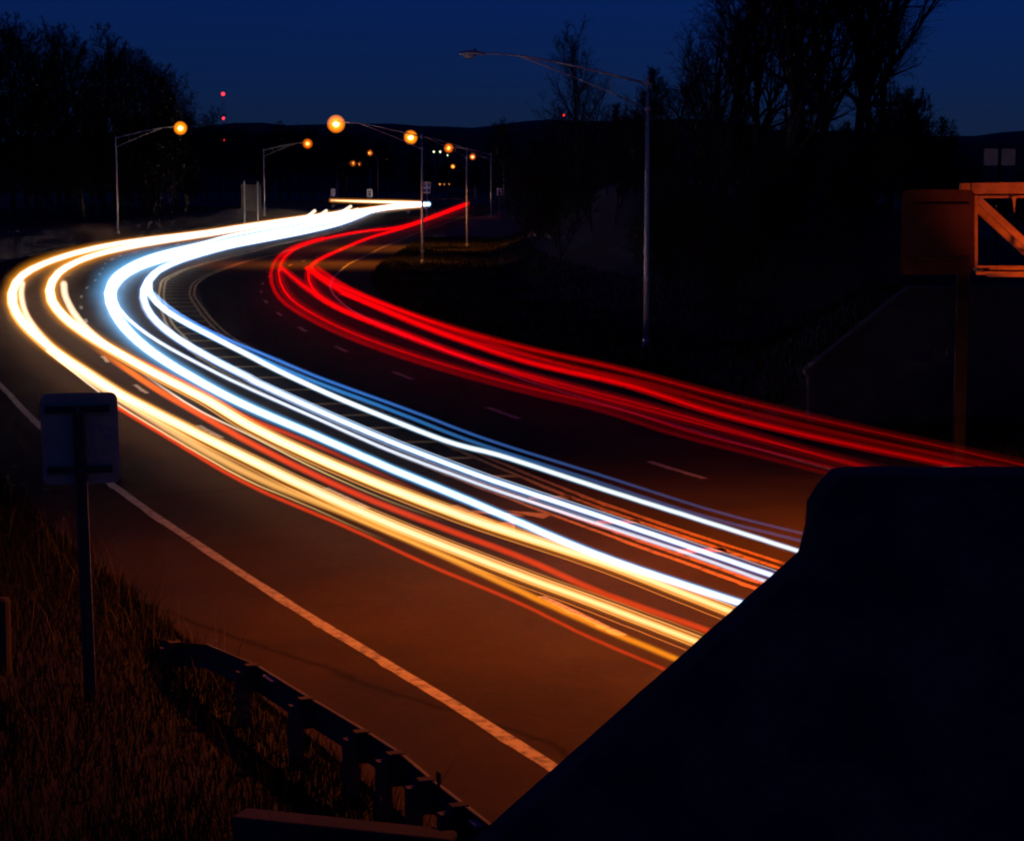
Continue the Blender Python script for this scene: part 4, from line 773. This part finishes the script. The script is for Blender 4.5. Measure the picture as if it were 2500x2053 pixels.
# two route markers side by side on the right verge
d = 330
x, y, _ = at(882, 400, d)
zg = float(land(x, y)); s = empty('route_marker_sign', (x, y, zg)); tag(s, 'pair of red and blue route shields on one post', 'road sign')
zc = CAM_H + 13 / 4300 * d - zg
MB().box((0, .06, zc / 2 + .5), (.09, .09, zc + 1.0)).build('post', M['galv'], s)
for dx in (-.33, .33):
    pn = MB().prism([(p[0] + dx, p[1], p[2] + zc - .95) for p in rounded(.6, 1.75, .05)], (0, .02, 0)).build('panel', M['signwhite'], s)
    sh = [(-.24, .08), (0, -.26), (.24, .08), (.2, .2), (-.2, .2)]
    MB().prism([(dx + a, -.012, zc + .48 + b) for a, b in ((-.24, -.02), (.24, -.02), (.2, .22), (0, .26), (-.2, .22))], (0, .006, 0)).build('shield_top', M['signred'], pn)
    MB().prism([(dx + a, -.012, zc + .42 + b) for a, b in ((-.24, 0), (-.2, -.24), (0, -.42), (.2, -.24), (.24, 0))], (0, .006, 0)).build('shield', M['signblue'], pn)
    MB().box((dx, -.01, zc - .5), (.42, .006, .5)).build('arrow_plate', M['signblue'], pn)

def small_sign(px, pt, pb, d, wpx, label, mark=True):
    x, y, zt = at(px, pt, d); zb = at(px, pb, d)[2]
    zg = float(land(x, y)); zg = min(zg, zb - 1.2)
    s = empty('road_sign', (x, y, zg)); w_ = wpx / 4300 * d
    pn = MB().prism([(p[0], p[1], p[2] + zb - zg) for p in rounded(w_, zt - zb, .06)], (0, .02, 0)).build('panel', M['signwhite'], s)
    MB().box((0, .05, (zt - zg) / 2), (.08, .06, zt - zg)).build('post', M['galv'], s)
    if mark:
        MB().box((0, -.008, zb - zg + (zt - zb) * .68), (w_ * .62, .006, (zt - zb) * .14)).build('lettering', M['black'], pn)
        MB().box((0, -.008, zb - zg + (zt - zb) * .34), (w_ * .40, .006, (zt - zb) * .30)).build('numeral', M['black'], pn)
    return tag(s, label, 'road sign')
small_sign(1031, 389, 404, 420, 11, 'small white sign on the right verge by the far lamp poles')
small_sign(765, 391, 407, 470, 11, 'small white sign beyond the trails in the centre')
small_sign(690, 390, 405, 480, 10, 'small dim sign left of the white one beyond the trails', False)

# twin sign backs high at the right edge
x, y, zb = at(2056, 343, 62)
s = empty('sign_pair', (x, y, 3.4)); tag(s, 'two small square sign backs on one post, right edge', 'road sign')
MB().box((0, .05, 2.2), (.07, .07, 4.6)).build('post', M['darksteel'], s)
for dx in (-.26, .26):
    MB().prism([(p[0] + dx, p[1], p[2] + zb - 3.4) for p in rounded(.42, .5, .05)], (0, .01, 0)).build('panel', M['alu'], s)

# ------------------------------------------------------------------ steel truss with a sign, right
TX, TY = 9.85, 45.0
s = empty('steel_truss', (TX, TY, 0)); tag(s, 'orange-lit steel truss of an overhead sign structure, right edge', 'truss')
def tz(py): return CAM_H + (400 - py) / 4300 * TY
Lx = 5.4
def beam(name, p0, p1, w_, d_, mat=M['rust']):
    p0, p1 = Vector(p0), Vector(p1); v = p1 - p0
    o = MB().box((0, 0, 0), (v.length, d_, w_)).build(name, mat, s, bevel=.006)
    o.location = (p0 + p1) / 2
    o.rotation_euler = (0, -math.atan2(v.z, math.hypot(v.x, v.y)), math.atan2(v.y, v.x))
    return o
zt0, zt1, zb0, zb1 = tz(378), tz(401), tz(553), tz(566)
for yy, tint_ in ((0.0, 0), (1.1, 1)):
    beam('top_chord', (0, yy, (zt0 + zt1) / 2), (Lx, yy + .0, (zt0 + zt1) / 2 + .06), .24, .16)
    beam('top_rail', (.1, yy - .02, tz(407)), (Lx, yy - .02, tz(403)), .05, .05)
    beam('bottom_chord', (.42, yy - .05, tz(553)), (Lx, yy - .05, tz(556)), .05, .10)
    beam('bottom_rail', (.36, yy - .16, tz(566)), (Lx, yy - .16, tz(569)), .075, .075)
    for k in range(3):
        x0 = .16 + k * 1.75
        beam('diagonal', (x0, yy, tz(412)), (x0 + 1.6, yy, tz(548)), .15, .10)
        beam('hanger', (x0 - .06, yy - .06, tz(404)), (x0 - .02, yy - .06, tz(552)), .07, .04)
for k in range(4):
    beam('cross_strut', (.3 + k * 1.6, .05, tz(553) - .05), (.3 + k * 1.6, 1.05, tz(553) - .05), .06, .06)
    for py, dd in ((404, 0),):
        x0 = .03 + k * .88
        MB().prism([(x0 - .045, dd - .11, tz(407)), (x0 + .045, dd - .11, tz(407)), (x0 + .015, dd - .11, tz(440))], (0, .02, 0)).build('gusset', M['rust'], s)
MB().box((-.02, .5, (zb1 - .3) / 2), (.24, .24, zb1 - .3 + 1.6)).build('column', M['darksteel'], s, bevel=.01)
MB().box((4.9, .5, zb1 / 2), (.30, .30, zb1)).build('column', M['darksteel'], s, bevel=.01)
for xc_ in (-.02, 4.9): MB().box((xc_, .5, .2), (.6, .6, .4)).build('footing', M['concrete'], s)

s = empty('road_sign', (9.13, 44.85, tz(565))); tag(s, 'rounded square sign back fixed to the end of the steel truss', 'road sign')
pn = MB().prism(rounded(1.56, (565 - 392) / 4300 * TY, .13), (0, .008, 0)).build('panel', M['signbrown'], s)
for z in (.33, 1.47):
    MB().box((.12, -.03, z), (1.15, .05, .07)).build('batten', M['signbrown'], pn)
MB().box((.72, .05, .9), (.08, .08, 1.6)).build('bracket', M['steel'], s)

# ------------------------------------------------------------------ concrete walls
wm = MB(); WY = 57.0
def wz(py): return CAM_H + (400 - py) / 4300 * WY
wm.prism([(8.15, WY, -.3), (8.15, WY, wz(775)), (10.9, WY, wz(603)), (26, WY, wz(595)), (26, WY, -.3)], (0, .55, 0))
wall = wm.build('wing_wall', M['concrete_old'], None, bevel=.03)
tag(wall, 'dim concrete wing wall with sloping top beyond the red trails', 'wall')
cp = MB(); cp.prism([(8.06, WY - .06, wz(775) + .003), (8.06, WY - .06, wz(775) + .16), (10.86, WY - .06, wz(603) + .16), (26, WY - .06, wz(595) + .16), (26, WY - .06, wz(595) + .003), (10.9, WY - .06, wz(603) + .003)], (0, .68, 0))
cp.build('coping', M['concrete_old'], wall)
for k in range(5):
    MB().box((11.6 + k * 3.0, WY - .012, .95), (.03, .03, 2.4)).build('joint_strip', M['dark'], wall)

# bridge parapet in the right foreground, its end sloping down to the guardrail
PY = 13.6
def pz(px, py, d=PY): 
    return ((px - 1057) / 4300 * d, d, CAM_H + (400 - py) / 4300 * d)
outl = [pz(940, 1792)] + [pz(940 + 715 * k / 24 + random.uniform(-.7, .7), 1792 - 650 * k / 24 + random.uniform(-.7, .7)) for k in range(1, 24)] + [pz(1655, 1142), pz(1668, 1085), pz(1671, 1035), pz(1692, 1000), pz(1720, 968), pz(1745, 964), pz(1830, 962), pz(1925, 965), pz(2040, 963), pz(2350, 966), pz(2350, 2500), pz(940, 2500)]
par = MB(); par.prism(outl, (0, -.42, 0))
par_o = par.build('bridge_parapet', M['sooty'], None, bevel=.015)
tag(par_o, 'unlit concrete bridge parapet filling the lower right corner', 'parapet')

# street lamp just outside the frame to the right, over the near carriageway
nl = place_lamp(lamp_lit, 14.6, 32.0, PI, 'nearest lit street lamp, just outside the right edge')
L = bpy.data.lights.new('sodium_light', 'SPOT'); L.energy = 17000; L.color = (1.0, .18, .001); L.shadow_soft_size = .2
L.spot_size = rad(128); L.spot_blend = .75
lo = link('sodium_light', L, nl, (7.36, 0, 11.1))
# unseen light added to turn the truss orange, outside the frame
o = empty('added_truss_light', (13.4, 42.4, 3.9)); tag(o, 'sodium floodlight added to light the steel truss, outside the right edge', 'floodlight')
MB().box((0, 0, 0), (.34, .16, .28), .5).build('added_light_housing', M['dark'], o, bevel=.02)
MB().box((-.08, .08, .03), (.24, .03, .20), .5).build('lens', M['sodium_far'], o)  # lens of the added truss light
MB().tube([(.05, 0, -.1), (.3, 1.2, -.3), (.9, 2.6, -.5)], .03, 6).build('bracket', M['galv'], o)
L = bpy.data.lights.new('sodium_light', 'SPOT'); L.energy = 850; L.color = (1.0, .13, .0008); L.shadow_soft_size = .1  # spot of the added truss light
L.spot_size = rad(66); L.spot_blend = .5
lo = link('sodium_light', L, o, (-.14, .16, .06))
lo.rotation_euler = Vector((-1.5, 2.6, 1.9)).to_track_quat('-Z', 'Y').to_euler()

# ------------------------------------------------------------------ guardrail, left foreground
gr = empty('guardrail', (-3.26, 24.7, 0)); tag(gr, 'dark steel guardrail with blocked-out posts, seen from behind', 'guardrail')
gp = [(-5.9, 30.6), (-5.3, 29.2), (-4.67, 27.6), (-4.1, 26.4), (-3.26, 24.7), (-2.43, 22.9), (-1.70, 21.45), (-1.30, 20.6), (-0.95, 19.65), (-0.61, 18.8), (-.25, 17.9), (.12, 17.0), (.6, 15.8)]
org = np.array([-3.26, 24.7])
pts = np.array(gp) - org
tn = np.gradient(pts, axis=0); tn /= np.linalg.norm(tn, axis=1)[:, None]
nm = np.stack([-tn[:, 1], tn[:, 0]], -1)          # towards the road
nm = np.where((nm[:, :1] > 0), nm, -nm)
prof = [(0.0, .44), (.05, .46), (.085, .50), (.085, .55), (.03, .585), (0.0, .60), (.03, .615), (.085, .65), (.085, .70), (.05, .74), (0.0, .76)]
def fade(i): return [(-.95, -.66, -.38, -.15, -.03)[i] if i < 5 else 0][0]
rv, rf = [], []
for i in range(len(pts)):
    for (o_, z_) in prof:
        rv.append((pts[i, 0] + nm[i, 0] * (o_ + .16), pts[i, 1] + nm[i, 1] * (o_ + .16), z_ + fade(i)))
    for (o_, z_) in prof[::-1]:
        rv.append((pts[i, 0] + nm[i, 0] * (o_ + .164 + .012), pts[i, 1] + nm[i, 1] * (o_ + .176), z_ + fade(i)))
n = len(prof) * 2
for i in range(len(pts) - 1):
    for k in range(n):
        rf.append((i * n + k, i * n + (k + 1) % n, (i + 1) * n + (k + 1) % n, (i + 1) * n + k))
MB().add(rv, rf).build('rail', M['guard'], gr)
for i in (2, 4, 5, 6, 7, 8, 9, 10, 11):
    a = math.atan2(tn[i, 1], tn[i, 0])
    h = .70 + fade(i)
    MB().box((pts[i, 0], pts[i, 1], h / 2 - .15), (.11, .15, h + .3), a).build('post', M['guard'], gr)
    MB().box((pts[i, 0] + nm[i, 0] * .12, pts[i, 1] + nm[i, 1] * .12, .60 + fade(i)), (.13, .16, .34), a).build('blockout', M['wood'], gr)
for i, t in ((4, .25), (9, .35)):
    for k in range(4):
        q = pts[i] * (1 - t - k * .05) + pts[i + 1] * (t + k * .05)
        MB().tube([(q[0] + nm[i, 0] * .10, q[1] + nm[i, 1] * .10, .70), (q[0] + nm[i, 0] * .19, q[1] + nm[i, 1] * .19, .70)], .016, 6).build('splice_bolt', M['galv'], gr)
o = empty('rail_reflector', (-.80 + .10, 19.3 + .06, .76)); tag(o, 'small dark square reflector standing on the guardrail', 'reflector')
MB().box((0, 0, .115), (.095, .012, .11), -1.15).build('plate', M['dark'], o)
MB().box((0, 0, .03), (.03, .02, .08), -1.15).build('bracket', M['guard'], o)

# low concrete block at the lower edge
o = MB().prism([(-2.62, 18.95, -.3), (-2.62, 18.95, .62), (-.55, 18.3, .60), (-.55, 18.3, -.3)], (.10, .30, 0)).build('concrete_block', M['concrete_old'], None, bevel=.02)
tag(o, 'low concrete headwall below the guardrail at the bottom edge', 'wall')
o = empty('marker_post', (-6.80, 27.4, 0)); tag(o, 'short round wooden post at the left edge', 'post')
MB().tube([(0, 0, -.2), (0, 0, 1.0)], .10, 12).build('timber', M['wood'], o)
MB().tube([(0, 0, 1.0), (0, 0, 1.04)], [.10, .07], 12).build('chamfer', M['wood'], o)

# small far building beyond the bend
x, y, z = at(955, 380, 820)
o = empty('roadside_building', (x, y, 4.6)); tag(o, 'low dark building beyond the end of the road', 'building')
MB().box((0, 0, 1.6), (11, 8, 3.2)).build('wall', M['brick'], o)
MB().box((0, 0, 3.35), (12, 9, .3)).build('roof', M['steel'], o)
for k in range(4):
    MB().box((-3.9 + k * 2.6, -4.03, 1.7), (1.6, .06, 1.2)).build('window', M['dark'], o)
MB().box((4.9, -4.03, 1.05), (1.0, .06, 2.1)).build('door', M['steel'], o)

# ------------------------------------------------------------------ bare trees
def grow(seed, H, spread, upright, n1=26, n2=8, n3=6, n4=3, r0=None, lean=0.0, bare=0.22):
    """segment lists of a leafless tree: (trunk + limbs), (branches + twigs)"""
    R = np.random.default_rng(seed)
    big, small = [], []
    def path(p, d, L, r, nseg, droop, wig, store):
        out = [(p.copy(), d.copy(), r)]
        for i in range(nseg):
            d = d + R.normal(0, wig, 3) + np.array([0, 0, droop]); d /= np.linalg.norm(d)
            q = p + d * L / nseg
            rq = r * (1 - .8 * (i + 1) / nseg) if store is not None else r
            ra = r * (1 - .8 * i / nseg)
            store.append((p.copy(), q.copy(), ra, rq))
            p = q; out.append((p.copy(), d.copy(), rq))
        return out
    def pick(pa, t):
        k = t * (len(pa) - 1); i = min(int(k), len(pa) - 2); f = k - i
        return pa[i][0] * (1 - f) + pa[i + 1][0] * f, pa[i][1], pa[i][2] * (1 - f) + pa[i + 1][2] * f
    def side(d, ang):
        a = R.normal(0, 1, 3); a -= d * a.dot(d); a /= np.linalg.norm(a) + 1e-9
        return d * math.cos(ang) + a * math.sin(ang)
    r0 = r0 or H * .014
    tr = path(np.zeros(3), np.array([lean, 0, 1.0]), H * .93, r0, 12, .02, .045, big)
    for i in range(n1):
        t = bare + (1 - bare) * (i + R.random()) / n1
        p, d, r = pick(tr, t)
        L = H * spread * (1.05 - .72 * (t - bare) / (1 - bare)) * R.uniform(.7, 1.2)
        b1 = path(p, side(d, rad(R.uniform(28, 62) * (1.1 - upright * .6))), L, max(r * .55, .02), 6, .05 + .10 * upright, .09, big)
        for j in range(n2):
            t2 = .2 + .8 * (j + R.random()) / n2
            p2, d2, r2 = pick(b1, t2)
            L2 = L * .46 * (1.15 - .7 * t2) * R.uniform(.6, 1.25)
            b2 = path(p2, side(d2, rad(R.uniform(25, 55))), L2, max(r2 * .5, .010), 4, .05 + .05 * upright, .13, small)
            for k in range(n3):
                p3, d3, r3 = pick(b2, .25 + .75 * (k + R.random()) / n3)
                L3 = L2 * .48 * R.uniform(.5, 1.2)
                b3 = path(p3, side(d3, rad(R.uniform(22, 55))), L3, .007, 2, .05, .16, small)
                for m in range(n4):
                    p4, d4, r4 = pick(b3, R.uniform(.3, 1))
                    small.append((p4, p4 + side(d4, rad(R.uniform(20, 55))) * L3 * .55, .0055, .003))
    return big, small

def segs_mesh(name, segs, n, mat, fat=1.0):
    P = np.array([s[0] for s in segs]); Q = np.array([s[1] for s in segs])
    ra = np.array([s[2] for s in segs]) * fat; rb = np.array([s[3] for s in segs]) * fat
    t = Q - P; t /= np.linalg.norm(t, axis=1)[:, None] + 1e-9
    ref = np.where(np.abs(t[:, 2:3]) < .9, np.array([[0, 0, 1.]]), np.array([[1., 0, 0]]))
    u = np.cross(t, ref); u /= np.linalg.norm(u, axis=1)[:, None]; v = np.cross(u, t)
    an = np.arange(n) * 2 * np.pi / n
    off = np.cos(an)[None, :, None] * u[:, None] + np.sin(an)[None, :, None] * v[:, None]
    V = np.concatenate([P[:, None] + ra[:, None, None] * off, Q[:, None] + rb[:, None, None] * off], 1).reshape(-1, 3)
    b = np.arange(len(segs))[:, None] * 2 * n
    k = np.arange(n); k2 = (k + 1) % n
    F = np.stack([b + k, b + k2, b + n + k2, b + n + k], -1).reshape(-1, 4)
    return np_mesh(name, V, F, mat, n > 4)

def tree_proto(name, seed, fat=1.0, **kw):
    b, s = grow(seed, **kw)
    return segs_mesh('trunk', b, 6, M['bark']), segs_mesh('crown', s, 3, M['twig'], fat), name
T_TALL = [tree_proto('bare_tree', 11, 2.0, H=19, spread=.38, upright=.8, n1=24, n2=9, n3=7), tree_proto('bare_tree', 12, 2.0, H=19, spread=.42, upright=.7, n1=24, n2=9, n3=7, lean=.08),
          tree_proto('bare_tree', 13, 2.0, H=18, spread=.36, upright=.85, n1=24, n2=9, n3=7, lean=-.07)]
T_WIDE = [tree_proto('bare_tree', 21, 3.6, H=19, spread=.42, upright=.45, n1=24), tree_proto('bare_tree', 22, 3.6, H=18, spread=.46, upright=.5, n1=24)]
T_SHRUB = [tree_proto('bare_shrub', 31, 2.0, H=6, spread=.55, upright=.6, n1=26, bare=.05, r0=.05), tree_proto('bare_shrub', 32, 2.0, H=5, spread=.62, upright=.5, n1=26, bare=.04, r0=.05)]
def plant(proto, x, y, sc_=1.0, rz=None, label='', cat='tree', group=None, sz=1.0, dz=0.0):
    o = empty(proto[2], (x, y, float(land(x, y)) - .1 + dz), random.uniform(0, 6.28) if rz is None else rz)
    o.scale = (sc_, sc_, sc_ * sz)
    link('trunk', proto[0], o); link('crown', proto[1], o)
    return tag(o, label, cat, group)

GR = 'tall bare trees on the right bank'
big = [(1372, 118, .62, 0, 'slender bare tree just right of the unlit street lamp'), (1425, 112, .78, 1, 'bare tree left of the tall cluster on the right bank'), (1478, 104, 1.0, 0, 'leftmost trunk of the tall bare tree cluster, right bank'),
       (1545, 108, 1.05, 2, 'second trunk of the tall bare tree cluster, right bank'), (1600, 100, 1.08, 1, 'third trunk of the tall bare tree cluster, right bank'), (1655, 112, 1.15, 0, 'fourth trunk of the tall bare tree cluster, right bank'),
       (1700, 101, 1.12, 2, 'thickest bare trunk in the middle of the right cluster'), (1752, 106, 1.08, 1, 'sixth trunk of the tall bare tree cluster, right bank'), (1795, 103, .98, 0, 'rightmost tall trunk of the bare tree cluster'),
       (1835, 112, .72, 1, 'lower bare tree leaning out right of the cluster')]
for px, d, s_, k, t in big:
    plant(T_TALL[k], (px - 1057) / 4300 * d, d, s_ * d / 104, None, t, 'tree', GR, sz=1.0 if s_ > .8 else .9)
plant(T_TALL[1], (1192 - 1057) / 4300 * 190, 190, .92, 1.0, 'lone bare tree with a forked top left of the unlit street lamp', 'tree')
plant(T_WIDE[0], (1175 - 1057) / 4300 * 230, 230, .62, 2.0, 'smaller bare tree beside the lone forked one', 'tree')
for px, d, s_, t in ((1050, 420, 1.0, 'round bare tree over the far right verge'), (1015, 520, .85, 'low bare tree left of the round one over the far verge'), (1095, 460, .85, 'low bare tree right of the round one over the far verge')):
    plant(T_WIDE[1], (px - 1057) / 4300 * d, d, s_, None, t, 'tree')
# thicket under the tall trees
for i in range(26):
    px = 1345 + i * 24 + random.uniform(-10, 10); d = random.uniform(92, 116)
    plant(T_SHRUB[i % 2], (px - 1057) / 4300 * d, d, random.uniform(.8, 1.25), None, 'tangled bare shrub in the thicket under the tall trees', 'shrub', 'thicket on the right bank')
for i in range(14):
    px = 1085 + i * 20 + random.uniform(-8, 8); d = random.uniform(150, 240)
    plant(T_SHRUB[i % 2], (px - 1057) / 4300 * d, d, random.uniform(1.0, 1.7), None, 'bare shrub in the dark belt behind the unlit street lamp', 'shrub', 'shrub belt right of the road')
for i in range(9):
    px = 1880 + i * 34; d = random.uniform(95, 130)
    plant(T_SHRUB[i % 2], (px - 1057) / 4300 * d, d, random.uniform(.55, .85), None, 'bare shrub behind the sign on the steel truss', 'shrub', 'shrubs behind the truss')
# left wood: tall, dense, falling away to the right
left = [(-20, 60, 1.02), (35, 60, 1.0), (85, 75, .98), (130, 68, 1.05), (175, 95, .98), (215, 110, .95), (255, 95, 1.0), (300, 120, .9), (335, 140, .85), (368, 160, .85), (-5, 95, .9), (60, 110, .9), (150, 120, .9), (240, 140, .9), (320, 165, .8)]
for i, (px, pt, k) in enumerate(left):
    d = 305 + (i * 37 % 70)
    x = (px - 1057) / 4300 * d; h = CAM_H + (400 - pt) / 4300 * d - float(land(x, d))
    plant(T_WIDE[i % 2], x, d, h / 18.2, None, 'broad bare tree in the dark wood at the left', 'tree', 'wood at the left')
for i in range(16):
    px = -20 + i * 27; d = 292 + (i * 53 % 40)
    x = (px - 1057) / 4300 * d
    plant(T_SHRUB[i % 2], x, d, random.uniform(1.6, 2.6), None, 'bare shrub at the foot of the left wood', 'shrub', 'undergrowth of the left wood')
# far tree line behind the bend
for i in range(46):
    px = 385 + i * 21 + random.uniform(-9, 9)
    d = random.uniform(560, 900)
    pt = np.interp(px, [385, 420, 480, 540, 620, 700, 780, 860, 960, 1100, 1400], [215, 238, 275, 280, 268, 275, 300, 325, 345, 330, 330]) + random.uniform(-6, 10)
    x = (px - 1057) / 4300 * d
    h = CAM_H + (400 - pt) / 4300 * d - float(land(x, d))
    plant(T_WIDE[i % 2], x, d, max(h, 5) / 18.2, None, 'bare tree in the far dark tree line beyond the bend', 'tree', 'far tree line')
# conifer at the right edge
cn = empty('conifer', (26.0, 100, float(land(26, 100)))); tag(cn, 'dark conifer partly cut off by the right edge', 'tree')
MB().tube([(0, 0, -.2), (0, 0, 9.5)], [.22, .03], 8).build('trunk', M['bark'], cn)
R = np.random.default_rng(5); V, F = [], []
for i in range(5200):
    t = R.random() ** .8; a = R.uniform(0, 6.283); rr = (1 - t) * 2.5 * (.75 + .25 * math.sin(t * 60)) * math.sqrt(R.uniform(.15, 1))
    c = np.array([rr * math.cos(a), rr * math.sin(a), 1.0 + t * 8.7 - rr * .28])
    d = np.array([math.cos(a), math.sin(a), -.25]) * .26 + R.normal(0, .07, 3); s_ = np.cross(d, [0, 0, 1]) * .22
    b = len(V); V += [c - s_, c + s_, c + d]; F.append((b, b + 1, b + 2))
link('crown', np_mesh('crown', np.array(V), np.array(F), M['needles']), cn)

# ------------------------------------------------------------------ grass and weeds
def blades(n, sampler, hmin, hmax, wid, seed):
    R = np.random.default_rng(seed)
    x, y = sampler(R, n)
    z = land(x, y)
    h = R.uniform(hmin, hmax, n) * (0.6 + .8 * (0.5 + .35 * wob(x * 1.0, y * 1.0, .9)).clip(0, 1))
    a = R.uniform(0, 6.283, n); ln = R.normal(0, .35, (n, 2)) * h[:, None]
    dx, dy = np.cos(a) * wid, np.sin(a) * wid
    P0 = np.stack([x - dx, y - dy, z - .02], -1); P1 = np.stack([x + dx, y + dy, z - .02], -1)
    P2 = np.stack([x + ln[:, 0] * .4 + dx * .7, y + ln[:, 1] * .4 + dy * .7, z + h * .62], -1)
    P3 = np.stack([x + ln[:, 0] * .4 - dx * .7, y + ln[:, 1] * .4 - dy * .7, z + h * .62], -1)
    P4 = np.stack([x + ln[:, 0], y + ln[:, 1], z + h], -1)
    V = np.stack([P0, P1, P2, P3, P4], 1).reshape(-1, 3)
    b = np.arange(n)[:, None] * 5
    F = np.concatenate([b + np.array([0, 1, 2]), b + np.array([0, 2, 3]), b + np.array([3, 2, 4])])
    return V, F
def s_left(R, n):
    y = R.uniform(16, 62, n) ** 1.0
    d = R.random(n) ** 1.3 * 9 + .05
    return shoulder_l(y) - d, y
V, F = blades(70000, s_left, .10, .34, .008, 3)
tag(link('verge_grass', np_mesh('verge_grass', V, F, M['grass'])), 'rough dark grass on the near left verge', 'grass', kind='stuff')
V, F = blades(2600, s_left, .45, .95, .006, 4)
tag(link('dry_weeds', np_mesh('dry_weeds', V, F, M['drygrass'])), 'dry weed stalks standing in the near left grass', 'weeds', kind='stuff')
def s_right(R, n):
    y = 46 + R.random(n) ** 1.3 * 230
    return shoulder_r(y) + R.random(n) ** 1.3 * 14 + .05, y
V, F = blades(70000, s_right, .15, .45, .02, 6)
tag(link('far_verge_grass', np_mesh('far_verge_grass', V, F, M['grass'])), 'dark grass on the far right verge', 'grass', kind='stuff')
def s_far(R, n):
    y = R.uniform(150, 420, n)
    return shoulder_l(y) - R.random(n) * 30 - 7, y
V, F = blades(26000, s_far, .12, .35, .04, 8)
tag(link('far_bank_grass', np_mesh('far_bank_grass', V, F, M['earth'])), 'grass on the far left bank behind the trails', 'grass', kind='stuff')
